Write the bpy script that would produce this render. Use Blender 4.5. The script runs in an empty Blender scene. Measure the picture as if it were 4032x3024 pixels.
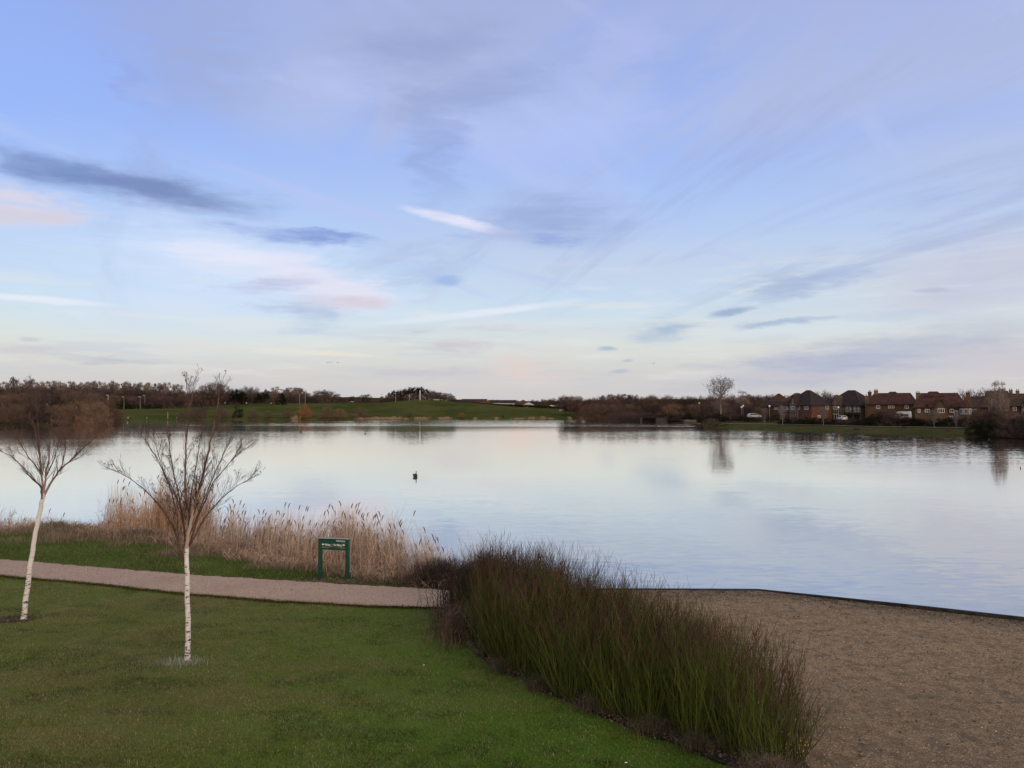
import bpy, math, random
import numpy as np
from mathutils import Vector, Matrix
C = bpy.context.scene.collection
R = math.radians
rnd = random.Random(7)
rng = np.random.default_rng(11)

# ------------------------------------------------------------------ camera, sky, sun
F = 3136.0; H = 5.6; PITCH = math.atan(0.0276)
cam_d = bpy.data.cameras.new('camera'); cam = bpy.data.objects.new('camera', cam_d); C.objects.link(cam)
cam.location = (0, 0, H); cam.rotation_euler = (math.pi/2 + PITCH, 0, 0)
cam_d.sensor_width = 36; cam_d.lens = 36*F/4032; cam_d.clip_start = 0.1; cam_d.clip_end = 20000
sc = bpy.context.scene; sc.camera = cam
sc.view_settings.view_transform = 'Standard'; sc.view_settings.look = 'None'
sc.view_settings.gamma = 1; sc.view_settings.use_curve_mapping = False; sc.view_settings.exposure = 0.0
sc.cycles.max_bounces = 6; sc.cycles.diffuse_bounces = 2; sc.cycles.glossy_bounces = 3
sc.cycles.volume_bounces = 0

def ray(x, y):
    a = (x-2016)/F; b = -(y-1512)/F
    return Vector((a, math.cos(PITCH)-b*math.sin(PITCH), math.sin(PITCH)+b*math.cos(PITCH)))
def gp(x, y, z=0.0):
    d = ray(x, y); t = (z-H)/d.z
    return Vector((d.x*t, d.y*t, z))
def at(x, y, Y):
    d = ray(x, y); t = Y/d.y
    return Vector((d.x*t, Y, H+d.z*t))
def lin(c):
    return tuple(((v/255)/12.92 if v/255 <= .04045 else ((v/255+.055)/1.055)**2.4) for v in c)

SUN_EL = R(13); SUN_AZ = R(140)          # low, behind and to the right of the camera (azimuth from +Y clockwise)
w = bpy.data.worlds.new('World'); sc.world = w; w.use_nodes = True
nt = w.node_tree; nt.nodes.clear()
class G:
    """tiny node helper"""
    def __init__(s, nt): s.nt = nt
    def n(s, t, **k):
        o = s.nt.nodes.new(t)
        for a, b in k.items(): setattr(o, a, b)
        return o
    def L(s, a, b): s.nt.links.new(a, b)
    def val(s, sock, v):
        if hasattr(v, 'is_output') or isinstance(v, bpy.types.NodeSocket): s.L(v, sock)
        else: sock.default_value = v
    def math(s, op, a, b=0.0, c=None, clamp=False):
        o = s.n('ShaderNodeMath', operation=op, use_clamp=clamp); s.val(o.inputs[0], a); s.val(o.inputs[1], b)
        if c is not None: s.val(o.inputs[2], c)
        return o.outputs[0]
    def mix(s, f, a, b, bl='MIX'):
        o = s.n('ShaderNodeMix', data_type='RGBA', blend_type=bl); s.val(o.inputs[0], f)
        for i, v in ((6, a), (7, b)):
            if isinstance(v, tuple): v = (*v[:3], 1)
            s.val(o.inputs[i], v)
        return o.outputs[2]
    def noise(s, vec, scale, detail=3, rough=.5, dist=0.0):
        o = s.n('ShaderNodeTexNoise'); s.L(vec, o.inputs['Vector']); o.inputs['Scale'].default_value = scale
        o.inputs['Detail'].default_value = detail; o.inputs['Roughness'].default_value = rough
        o.inputs['Distortion'].default_value = dist
        return o
    def mapping(s, vec, loc=(0,0,0), rot=(0,0,0), sca=(1,1,1), typ='POINT'):
        o = s.n('ShaderNodeMapping', vector_type=typ); s.L(vec, o.inputs[0])
        o.inputs[1].default_value = loc; o.inputs[2].default_value = rot; o.inputs[3].default_value = sca
        return o.outputs[0]
    def rng(s, v, a, b, c=0.0, d=1.0, smooth=True):
        o = s.n('ShaderNodeMapRange'); o.interpolation_type = 'SMOOTHSTEP' if smooth else 'LINEAR'
        s.val(o.inputs[0], v)
        for i, q in enumerate((a, b, c, d)): s.val(o.inputs[1+i], q)
        return o.outputs[0]
    def ramp(s, f, stops):
        o = s.n('ShaderNodeValToRGB'); s.L(f, o.inputs[0]); e = o.color_ramp.elements
        while len(e) < len(stops): e.new(.5)
        for q, (p, c) in zip(e, stops): q.position = p; q.color = (*c[:3], 1)
        return o.outputs[0]

def build_sky():
    g = G(nt)
    tc = g.n('ShaderNodeTexCoord').outputs['Generated']
    nrm = g.n('ShaderNodeVectorMath', operation='NORMALIZE'); g.L(tc, nrm.inputs[0]); d = nrm.outputs[0]
    sx = g.n('ShaderNodeSeparateXYZ'); g.L(d, sx.inputs[0]); x, y, z = sx.outputs
    az = g.math('ARCTAN2', x, y); el = g.math('ARCSINE', z)
    # cloud-sheet coordinates: direction projected on a high flat layer
    zz = g.math('ADD', g.math('MAXIMUM', z, 0.0), 0.10)
    cp = g.n('ShaderNodeCombineXYZ'); g.L(g.math('DIVIDE', x, zz), cp.inputs[0]); g.L(g.math('DIVIDE', y, zz), cp.inputs[1])
    sheet = cp.outputs[0]
    ae = g.n('ShaderNodeCombineXYZ'); g.L(az, ae.inputs[0]); g.L(el, ae.inputs[1]); ae = ae.outputs[0]
    # wispy distortion of all named clouds
    nd = g.noise(g.mapping(d, sca=(7, 7, 26)), 1.0, 4, .6)
    off = g.n('ShaderNodeVectorMath', operation='SUBTRACT'); g.L(nd.outputs['Color'], off.inputs[0]); off.inputs[1].default_value = (.5, .5, .5)
    sc_ = g.n('ShaderNodeVectorMath', operation='MULTIPLY'); g.L(off.outputs[0], sc_.inputs[0]); sc_.inputs[1].default_value = (.16, .035, 0)
    nd2 = g.noise(g.mapping(d, sca=(26, 26, 110)), 1.0, 5, .65)
    off2 = g.n('ShaderNodeVectorMath', operation='SUBTRACT'); g.L(nd2.outputs['Color'], off2.inputs[0]); off2.inputs[1].default_value = (.5, .5, .5)
    sc2 = g.n('ShaderNodeVectorMath', operation='MULTIPLY'); g.L(off2.outputs[0], sc2.inputs[0]); sc2.inputs[1].default_value = (.09, .016, 0)
    fw = g.n('ShaderNodeVectorMath', operation='ADD'); g.L(ae, fw.inputs[0]); sc3_ = g.n('ShaderNodeVectorMath', operation='SCALE'); g.L(sc2.outputs[0], sc3_.inputs[0]); sc3_.inputs['Scale'].default_value = .35; g.L(sc3_.outputs[0], fw.inputs[1]); fwv = fw.outputs[0]
    add0 = g.n('ShaderNodeVectorMath', operation='ADD'); g.L(ae, add0.inputs[0]); g.L(sc_.outputs[0], add0.inputs[1])
    add = g.n('ShaderNodeVectorMath', operation='ADD'); g.L(add0.outputs[0], add.inputs[0]); g.L(sc2.outputs[0], add.inputs[1]); wv = add.outputs[0]
    streak = g.noise(g.mapping(d, rot=(0, R(3), 0), sca=(6, 6, 60)), 1.0, 5, .6).outputs[0]
    e01 = g.math('DIVIDE', el, R(90), clamp=True)
    def E(v): return lin(v)
    P = lambda yv: max(0.0, math.asin(max(-1, min(1, ray(2016, yv*4032/2212).normalized().z)))/R(90))
    base = g.ramp(e01, [(0.0, E((206,202,205))), (P(800), E((214,212,210))), (P(745), E((222,227,222))), (P(680), E((208,229,243))),
                        (P(600), E((190,219,251))), (P(500), E((172,206,255))), (P(330), E((150,184,255))), (P(0), E((148,173,241))), (.62, E((112,145,225))), (1, E((95,130,215)))])
    # physical clear sky mixed in under the thin high cloud
    sk = g.n('ShaderNodeTexSky', sky_type='NISHITA'); sk.sun_disc = False
    sk.sun_elevation = SUN_EL; sk.sun_rotation = SUN_AZ
    skc = g.n('ShaderNodeVectorMath', operation='SCALE'); g.L(sk.outputs[0], skc.inputs[0]); skc.inputs['Scale'].default_value = 0.12
    col = g.mix(0.06, base, skc.outputs[0])
    # high veil
    fan = g.noise(g.mapping(g.mapping(sheet, rot=(0, 0, R(-24))), sca=(2.1, .42, 1)), 1.0, 8, .6, .9).outputs[0]
    fan2 = g.noise(g.mapping(g.mapping(sheet, rot=(0, 0, R(38))), loc=(5, 2, 0), sca=(2.6, .6, 1)), 1.0, 8, .6, 1.0).outputs[0]
    soft = g.noise(g.mapping(sheet, loc=(3.1, .4, 0), rot=(0, 0, R(25)), sca=(.3, .5, 1)), 1.0, 3, .5).outputs[0]
    right = g.rng(az, R(-26), R(30), 0.0, 1.0)
    veil = g.math('MULTIPLY', g.rng(soft, .34, .66), g.math('ADD', g.math('MULTIPLY', right, .5), .22))
    veil = g.math('ADD', veil, g.math('MULTIPLY', right, .42), clamp=True)
    topc = g.math('MULTIPLY', g.rng(az, R(-27), R(-14)), g.rng(el, R(13), R(21)))
    veil = g.math('MAXIMUM', veil, g.math('MULTIPLY', topc, g.rng(fan, .25, .6, .35, .85)))
    hi = g.rng(el, R(1.5), R(9))
    vcol = g.ramp(e01, [(0, E((210,206,209))), (.08, E((209,214,223))), (.16, E((192,202,228))), (.33, E((168,179,220))), (1, E((140,160,220)))])
    col = g.mix(g.math('MULTIPLY', veil, g.math('ADD', g.math('MULTIPLY', hi, .8), .2)), col, vcol)
    grey = g.math('MULTIPLY', g.rng(fan, .47, .68), g.rng(el, R(4), R(12)))
    col = g.mix(g.math('MULTIPLY', grey, .52), col, E((158,171,213)))
    lit = g.math('MULTIPLY', g.rng(fan2, .50, .72), g.rng(el, R(4), R(12)))
    col = g.mix(g.math('MULTIPLY', lit, .6), col, E((186,199,243)))
    low = g.math('MULTIPLY', g.rng(streak, .50, .66), g.rng(el, R(9), R(2)))
    col = g.mix(g.math('MULTIPLY', low, .5), col, E((196,201,214)))
    crm = g.math('MULTIPLY', g.rng(streak, .48, .32), g.math('MULTIPLY', g.rng(el, R(13), R(5)), g.rng(el, R(.5), R(3))))
    col = g.mix(g.math('MULTIPLY', crm, .55), col, E((228,230,229)))
    # named clouds: (x0,y0,x1,y1, half thickness) in a 2212-wide picture of the sky, colour, strength, softness, streakiness
    def blob(x0, y0, x1, y1, h, c, a, soft=.25, st=.5, fine=False):
        nonlocal col
        k = 4032/2212
        def aeof(px, py):
            v = ray(px*k, py*k).normalized(); return math.atan2(v.x, v.y), math.asin(v.z)
        a0, e0 = aeof(x0, y0); a1, e1 = aeof(x1, y1)
        L = math.hypot(a1-a0, e1-e0)/2; th = math.atan2(e1-e0, a1-a0)
        m = g.mapping(fwv if fine else wv, loc=((a0+a1)/2, (e0+e1)/2, 0), rot=(0, 0, th), sca=(L*1.12, h*k/F*1.3, 1), typ='TEXTURE')
        ln = g.n('ShaderNodeVectorMath', operation='LENGTH'); g.L(m, ln.inputs[0])
        f = g.rng(ln.outputs['Value'], 1.0, soft, 0.0, a)
        if st: f = g.math('MULTIPLY', f, g.rng(streak, .36, .60, max(0.0, 1-st*1.5), 1.0))
        col = g.mix(f, col, E(c))
    B = blob
    B(-200,560,900,640,140,(208,226,253),.6,.1,.35)          # pale area lower left
    B(120,470,900,640,85,(218,230,254),.8,.2,.4)
    B(340,520,860,640,42,(234,234,248),.75,.2,.35)
    B(-150,300,640,462,38,(130,150,196),1.0,.12,.2)            # long dark streak
    B(60,345,480,440,22,(122,142,192),.7,.1,.1)
    B(-60,330,260,380,30,(122,146,200),.7,.2,.2)
    B(370,478,860,530,16,(142,166,222),.95,.15,.3)
    B(560,496,820,522,9,(128,152,214),.7,.2,.2)
    B(-120,415,190,470,46,(222,216,232),.85,.2,.3)             # pink patch at the left edge
    B(-40,455,150,475,14,(210,206,220),.6,.2,.4)
    B(560,560,840,670,56,(232,228,242),.85,.2,.3)              # pink-grey cluster
    B(455,628,730,606,19,(186,190,220),.95,.15,.45)
    B(600,650,840,664,15,(216,205,218),.95,.2,.3)
    B(520,655,760,690,17,(182,194,220),.9,.2,.45)
    B(560,700,740,705,22,(190,202,222),.6,.2,.4)
    B(850,660,960,630,12,(200,212,235),.6,.2,.3)
    B(856,445,1110,505,12,(228,229,250),1.0,.35,.25,True)        # short bright trail
    B(1040,498,1180,512,13,(190,196,232),.6,.1,.3)
    B(940,500,1060,512,10,(172,186,236),.5,.1,.2)
    B(1010,470,1420,465,64,(156,173,218),.85,.05,.3)
    B(1150,512,1260,498,22,(146,166,222),.6,.1,.3)
    B(860,330,1020,330,125,(150,167,216),.62,.05,.15)
    B(120,0,680,150,150,(160,174,218),.85,.05,.25)              # grey-lavender veils up high
    B(170,90,330,230,24,(146,166,226),.4,.05,.1)
    B(600,60,1280,90,140,(164,177,218),.85,.05,.08)
    B(650,140,1150,50,50,(150,165,210),.65,.05,.12)
    B(600,200,900,160,70,(184,194,238),.8,.05,.2)
    B(760,270,1280,120,40,(150,166,212),.6,.05,.12)
    B(950,350,1560,180,60,(178,195,246),.75,.05,.2)
    B(1240,130,1430,60,64,(176,188,240),.7,.05,.2)
    B(1380,240,1560,40,90,(146,174,238),.5,.05,.1)
    B(930,607,1012,606,12,(152,176,226),1.0,.2,.2,True)         # small dark puff
    B(900,610,1040,606,20,(170,192,236),.55,.1,.3)
    B(760,705,1300,644,9,(228,234,246),.95,.25,.3,True)          # long thin trail
    B(-120,628,270,662,8,(232,238,247),.9,.25,.2,True)
    B(20,672,240,690,7,(224,236,244),.5,.1,.3)
    B(230,640,560,690,26,(222,228,240),.4,.1,.4)
    B(1600,644,1850,590,24,(166,184,216),1.0,.15,.25)          # greys at the right
    B(1700,612,1960,584,15,(172,188,222),.85,.1,.3)
    B(1640,600,1760,628,18,(168,186,218),.6,.1,.3)
    B(1515,686,1640,664,9,(160,180,210),.95,.2,.3,True)
    B(1568,700,1800,684,11,(158,176,208),1.0,.2,.2)
    B(1700,690,2150,668,14,(176,194,218),.75,.2,.4)
    B(1960,629,2080,625,6,(168,180,208),.95,.25,.2,True)
    B(1330,735,1560,690,34,(176,194,216),.95,.1,.4)
    B(1400,712,1530,706,12,(162,184,210),.7,.1,.3)
    B(1280,752,1335,754,6,(172,188,206),.9,.2,.1,True)
    B(1340,782,1370,777,4,(182,192,206),.8,.2,.1,True)
    B(1310,805,1366,800,5,(182,188,208),.8,.2,.1,True)
    B(1400,740,2300,640,34,(216,228,236),.55,.1,.3)
    B(1440,840,2400,690,46,(174,181,205),1.0,.08,.15)           # broad low lavender band
    B(1560,800,1900,770,20,(176,187,208),.6,.1,.3)
    B(1950,800,2400,770,55,(204,198,208),.6,.1,.2)
    B(1500,812,1860,812,12,(210,206,208),.6,.2,.3)
    B(1850,640,2400,540,90,(198,200,218),.7,.05,.3)
    B(1000,805,1260,795,30,(222,209,207),.8,.05,.35)          # pink glow low
    B(1080,775,1180,812,22,(230,208,200),.6,.05,.2)
    B(770,800,1080,806,17,(198,196,208),.8,.1,.4)
    B(920,748,1110,756,15,(206,202,210),.85,.15,.5)
    B(830,722,960,714,9,(196,206,216),.8,.1,.6)
    B(960,712,1220,716,8,(200,202,212),.75,.1,.6)
    B(940,700,1260,712,14,(226,222,228),.5,.1,.4)
    B(480,748,860,772,5,(234,228,214),.9,.2,.2,True)
    B(150,720,620,760,16,(226,224,216),.5,.1,.3)
    B(-100,750,160,768,16,(204,202,208),.7,.1,.3)
    B(20,774,430,777,7,(192,196,206),.85,.15,.4)
    B(25,733,95,733,6,(196,204,206),.8,.2,.1,True)
    B(-200,820,900,830,22,(206,202,207),.5,.05,.3)
    # unseen sky, tinted to warm the ambient light: grey veil overhead, afterglow behind camera
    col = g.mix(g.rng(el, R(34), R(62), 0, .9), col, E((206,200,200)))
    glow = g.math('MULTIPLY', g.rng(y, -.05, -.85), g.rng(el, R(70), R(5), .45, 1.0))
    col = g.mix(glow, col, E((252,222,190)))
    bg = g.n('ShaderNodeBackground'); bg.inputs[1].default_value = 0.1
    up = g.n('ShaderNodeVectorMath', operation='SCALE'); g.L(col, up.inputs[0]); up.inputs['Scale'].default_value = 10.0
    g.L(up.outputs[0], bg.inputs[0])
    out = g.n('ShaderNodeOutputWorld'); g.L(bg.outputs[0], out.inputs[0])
build_sky()
w.cycles.sampling_method = 'MANUAL'; w.cycles.sample_map_resolution = 512

sl = bpy.data.lights.new('sun', 'SUN'); sun = bpy.data.objects.new('sun', sl); C.objects.link(sun)
sl.energy = 1.15; sl.angle = R(24); sl.color = (1, .80, .62)
sd = Vector((math.sin(SUN_AZ)*math.cos(SUN_EL), math.cos(SUN_AZ)*math.cos(SUN_EL), math.sin(SUN_EL)))
sun.rotation_euler = (-sd).to_track_quat('-Z', 'Y').to_euler()

# ------------------------------------------------------------------ helpers
def tag(o, label=None, cat=None, group=None, kind=None):
    if label: o['label'] = label
    if cat: o['category'] = cat
    if group: o['group'] = group
    if kind: o['kind'] = kind
    return o
def empty(name, loc, rz=0.0, label=None, cat=None, group=None, scale=None):
    o = bpy.data.objects.new(name, None); C.objects.link(o); o.location = loc; o.rotation_euler = (0, 0, rz)
    if scale: o.scale = scale
    return tag(o, label, cat, group)
def link(name, me, parent=None, loc=(0, 0, 0)):
    o = bpy.data.objects.new(name, me); C.objects.link(o); o.location = loc
    if parent: o.parent = parent
    return o

def new_mat(name):
    m = bpy.data.materials.new(name); m.use_nodes = True
    g = G(m.node_tree); bs = m.node_tree.nodes['Principled BSDF']
    return m, g, bs
def mat(name, c, rough=.85, var=.25, scale=3.0, c2=None, spec=.3, tone=False, inst=False, bump=0.0, metal=0.0):
    m, g, bs = new_mat(name)
    tc = g.n('ShaderNodeTexCoord').outputs['Object']
    n = g.noise(tc, scale, 5, .6).outputs[0]
    f = g.rng(n, .3, .7)
    dark = tuple(v*(1-var) for v in c)
    col = g.mix(f, dark, c2 if c2 else tuple(min(1, v*(1+var)) for v in c))
    if tone:
        at_ = g.n('ShaderNodeAttribute', attribute_name='tone'); col = g.mix(1.0, col, at_.outputs['Color'], 'MULTIPLY')
    if inst:
        oi = g.n('ShaderNodeObjectInfo').outputs['Random']
        r = g.ramp(oi, [(0, (.62, .62, .62)), (.5, (1, .97, .95)), (1, (1.35, 1.25, 1.15))])
        col = g.mix(1.0, col, r, 'MULTIPLY')
    g.L(col, bs.inputs['Base Color']); bs.inputs['Roughness'].default_value = rough
    bs.inputs['Specular IOR Level'].default_value = spec; bs.inputs['Metallic'].default_value = metal
    if bump:
        b = g.n('ShaderNodeBump'); b.inputs['Strength'].default_value = .6; b.inputs['Distance'].default_value = bump
        g.L(g.noise(tc, scale*6, 4, .6).outputs[0], b.inputs['Height']); g.L(b.outputs[0], bs.inputs['Normal'])
    return m

def np_mesh(name, V, Fq, mats, tone=None, smooth=False, midx=None):
    me = bpy.data.meshes.new(name)
    V = np.asarray(V, dtype=np.float32).reshape(-1, 3); Fq = np.asarray(Fq, dtype=np.int32); k = Fq.shape[1]
    me.vertices.add(len(V)); me.vertices.foreach_set('co', V.ravel())
    me.loops.add(Fq.size); me.loops.foreach_set('vertex_index', Fq.ravel())
    me.polygons.add(len(Fq)); me.polygons.foreach_set('loop_start', np.arange(0, Fq.size, k, dtype=np.int32))
    me.polygons.foreach_set('loop_total', np.full(len(Fq), k, dtype=np.int32))
    for m in (mats if isinstance(mats, (list, tuple)) else [mats]): me.materials.append(m)
    if midx is not None: me.polygons.foreach_set('material_index', np.asarray(midx, dtype=np.int32))
    me.polygons.foreach_set('use_smooth', np.full(len(Fq), smooth))
    if tone is not None:
        a = me.color_attributes.new('tone', 'FLOAT_COLOR', 'POINT')
        t = np.ones((len(V), 4), dtype=np.float32); t[:, :3] = np.asarray(tone, dtype=np.float32).reshape(len(V), -1)
        a.data.foreach_set('color', t.ravel())
    me.update(calc_edges=True)
    return me
def tubes(P, Rr, sides=3):
    """P (N,S,3) strands, Rr (N,S) radii -> verts, quads"""
    P = np.asarray(P, float); Rr = np.asarray(Rr, float); N, S, _ = P.shape
    d = P[:, -1]-P[:, 0]; d /= np.linalg.norm(d, axis=1, keepdims=True)+1e-9
    ref = np.where(np.abs(d[:, 2:3]) > .8, np.array([[1., 0, 0]]), np.array([[0, 0, 1.]]))
    u = np.cross(d, ref); u /= np.linalg.norm(u, axis=1, keepdims=True)+1e-9; v = np.cross(d, u)
    a = np.arange(sides)*2*math.pi/sides
    ring = u[:, None, :]*np.cos(a)[None, :, None] + v[:, None, :]*np.sin(a)[None, :, None]
    V = P[:, :, None, :] + ring[:, None, :, :]*Rr[:, :, None, None]
    idx = np.arange(N*S*sides).reshape(N, S, sides)
    q = np.stack([idx[:, :-1, :], np.roll(idx, -1, 2)[:, :-1, :], np.roll(idx, -1, 2)[:, 1:, :], idx[:, 1:, :]], -1)
    return V.reshape(-1, 3), q.reshape(-1, 4)
class NB:
    """collects strands/quads into one mesh"""
    def __init__(s): s.V = []; s.Q = []; s.T = []; s.n = 0
    def add(s, V, Q, tone=1.0):
        V = np.asarray(V, float).reshape(-1, 3); s.V.append(V); s.Q.append(np.asarray(Q)+s.n); s.n += len(V)
        t = np.ones((len(V), 3)); t *= np.asarray(tone) if np.ndim(tone) else tone; s.T.append(t)
    def tube(s, pts, rad, sides=5, tone=1.0):
        """one curved tube with rings following the path"""
        pts = [Vector(p) for p in pts]; S = len(pts); V = []
        ref = None
        for i, p in enumerate(pts):
            t = (pts[min(i+1, S-1)]-pts[max(i-1, 0)]).normalized()
            if ref is None: ref = t.orthogonal().normalized()
            u = (ref - t*ref.dot(t)).normalized(); ref = u; v = t.cross(u)
            for k in range(sides):
                a = 2*math.pi*k/sides; V.append(p+(u*math.cos(a)+v*math.sin(a))*rad[i])
        Q = [(i*sides+k, i*sides+(k+1) % sides, (i+1)*sides+(k+1) % sides, (i+1)*sides+k) for i in range(S-1) for k in range(sides)]
        s.add(V, Q, tone)
    def strands(s, P, Rr, sides=3, tone=None):
        V, Q = tubes(P, Rr, sides)
        if tone is None: s.add(V, Q)
        else:
            tone = np.asarray(tone)         # (N,S) or (N,S,3)
            if tone.ndim == 2: tone = np.repeat(tone[:, :, None], 3, 2)
            s.add(V, Q, np.repeat(tone.reshape(-1, 3), sides, 0))
    def mesh(s, name, mats, smooth=False):
        return np_mesh(name, np.concatenate(s.V), np.concatenate(s.Q), mats, np.concatenate(s.T), smooth)

class MB:
    """boxes, prisms and general polygons for hard things"""
    def __init__(s): s.v = []; s.f = []
    def poly(s, vs, fs):
        n = len(s.v); s.v += [tuple(v) for v in vs]; s.f += [tuple(i+n for i in f) for f in fs]; return s
    def box(s, x0, x1, y0, y1, z0, z1, rot=None):
        vs = [Vector((x, y, z)) for z in (z0, z1) for x, y in ((x0, y0), (x1, y0), (x1, y1), (x0, y1))]
        if rot:
            c = Vector(((x0+x1)/2, (y0+y1)/2, (z0+z1)/2)); vs = [c+rot @ (v-c) for v in vs]
        return s.poly(vs, [(0, 3, 2, 1), (4, 5, 6, 7), (0, 1, 5, 4), (1, 2, 6, 5), (2, 3, 7, 6), (3, 0, 4, 7)])
    def lathe(s, prof, n=10, c=(0, 0, 0), ax=None):
        vs = []; fs = []
        for r, z in prof:
            for k in range(n):
                a = 2*math.pi*k/n; vs.append(Vector((c[0]+r*math.cos(a), c[1]+r*math.sin(a), c[2]+z)))
        for i in range(len(prof)-1):
            for k in range(n): fs.append((i*n+k, i*n+(k+1) % n, (i+1)*n+(k+1) % n, (i+1)*n+k))
        fs.append(tuple(range(n))[::-1]); fs.append(tuple((len(prof)-1)*n+k for k in range(n)))
        return s.poly(vs, fs)
    def tube(s, pts, rad, n=8):
        b = NB(); b.tube(pts, rad, n); V = b.V[0]; m = len(pts)
        return s.poly(V, [tuple(q) for q in b.Q[0]]+[tuple(range(n))[::-1], tuple((m-1)*n+k for k in range(n))])
    def build(s, name, m, parent=None, bevel=0.0, smooth=False, loc=(0, 0, 0)):
        me = bpy.data.meshes.new(name); me.from_pydata(s.v, [], s.f); me.materials.append(m); me.update()
        if smooth: me.polygons.foreach_set('use_smooth', [True]*len(me.polygons))
        o = link(name, me, parent, loc)
        if bevel:
            b = o.modifiers.new('bevel', 'BEVEL'); b.width = bevel; b.segments = 2; b.limit_method = 'ANGLE'
        return o

def interp(tab, x):
    xs = [t[0] for t in tab]
    return [float(np.interp(x, xs, [t[i] for t in tab])) for i in range(1, len(tab[0]))]
def smooth01(t): t = max(0.0, min(1.0, t)); return t*t*(3-2*t)
# small value noise used for shapes
_tab = np.random.default_rng(5).random((256, 256))
def vnoise(x, y):
    x = np.asarray(x, float); y = np.asarray(y, float)
    xi = np.floor(x).astype(int); yi = np.floor(y).astype(int); fx = x-xi; fy = y-yi
    fx = fx*fx*(3-2*fx); fy = fy*fy*(3-2*fy)
    t = lambda a, b: _tab[a % 256, b % 256]
    return (t(xi, yi)*(1-fx)+t(xi+1, yi)*fx)*(1-fy)+(t(xi, yi+1)*(1-fx)+t(xi+1, yi+1)*fx)*fy
def fnoise(x, y): return vnoise(x, y)*.6+vnoise(x*2.1+9, y*2.1+3)*.28+vnoise(x*4.3+5, y*4.3+7)*.12

WATER = -0.5
# ------------------------------------------------------------------ materials of the setting
def lawn_material():
    m, g, bs = new_mat('mown grass')
    tc = g.n('ShaderNodeTexCoord').outputs['Object']
    big = g.noise(tc, .16, 4, .6).outputs[0]; mid = g.noise(tc, 1.6, 5, .65).outputs[0]; fine = g.noise(tc, 26, 4, .7).outputs[0]
    c = g.mix(g.rng(fine, .3, .72), (.065, .095, .016), (.18, .235, .048))
    c = g.mix(g.math('MULTIPLY', g.rng(mid, .48, .72), .55), c, (.21, .175, .08))
    c = g.mix(g.math('MULTIPLY', g.rng(big, .42, .66), .5), c, (.13, .12, .05))
    sep = g.n('ShaderNodeSeparateXYZ'); g.L(tc, sep.inputs[0])
    c = g.mix(g.rng(sep.outputs[0], -7, 1, 0, .55), c, (.065, .150, .014))
    # rough pale grass on the bank down to the water
    c = g.mix(g.math('MULTIPLY', g.rng(sep.outputs[2], -.02, -.22), g.rng(mid, .3, .6, .35, .9)), c, (.16, .125, .075))
    c = g.mix(g.rng(sep.outputs[2], -.30, -.5), c, (.05, .04, .028))
    g.L(c, bs.inputs['Base Color']); bs.inputs['Roughness'].default_value = .95; bs.inputs['Specular IOR Level'].default_value = .1
    b = g.n('ShaderNodeBump'); b.inputs['Strength'].default_value = .8; b.inputs['Distance'].default_value = .04
    g.L(fine, b.inputs['Height']); g.L(b.outputs[0], bs.inputs['Normal'])
    return m
def gravel_material(name, a, b_, patch, dirty=None):
    m, g, bs = new_mat(name)
    tc = g.n('ShaderNodeTexCoord').outputs['Object']
    vo = g.n('ShaderNodeTexVoronoi'); g.L(tc, vo.inputs['Vector']); vo.inputs['Scale'].default_value = 38
    sp = g.n('ShaderNodeSeparateColor'); g.L(vo.outputs['Color'], sp.inputs[0])
    fine = g.noise(tc, 14, 5, .7).outputs[0]; big = g.noise(tc, .5, 5, .6).outputs[0]
    c = g.mix(sp.outputs[0], a, b_)
    c = g.mix(g.math('MULTIPLY', g.rng(fine, .52, .74), .5), c, tuple(v*.35 for v in a))
    c = g.mix(g.math('MULTIPLY', g.rng(sp.outputs[1], .955, .985), .7), c, (.6, .52, .42))
    c = g.mix(g.math('MULTIPLY', g.rng(big, .45, .7), .5), c, patch)
    if dirty: blot = g.noise(tc, 3.2, 8, .8).outputs[0]; c = g.mix(g.math('MULTIPLY', g.rng(blot, .47, .62), .55), c, tuple(v*.42 for v in a)); c = g.mix(g.math('MULTIPLY', g.rng(blot, .46, .3), .35), c, tuple(min(1, v*1.25) for v in b_))
    if dirty:
        u = g.n('ShaderNodeAttribute', attribute_name='tone')
        c = g.mix(g.math('MULTIPLY', u.outputs['Fac'], g.rng(g.noise(tc, 2.5, 5, .7).outputs[0], .3, .65, .25, 1.0)), c, dirty)
    g.L(c, bs.inputs['Base Color']); bs.inputs['Roughness'].default_value = .95; bs.inputs['Specular IOR Level'].default_value = .15
    b = g.n('ShaderNodeBump'); b.inputs['Strength'].default_value = .9; b.inputs['Distance'].default_value = .015
    g.L(vo.outputs['Distance'], b.inputs['Height']); g.L(b.outputs[0], bs.inputs['Normal'])
    return m
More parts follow.
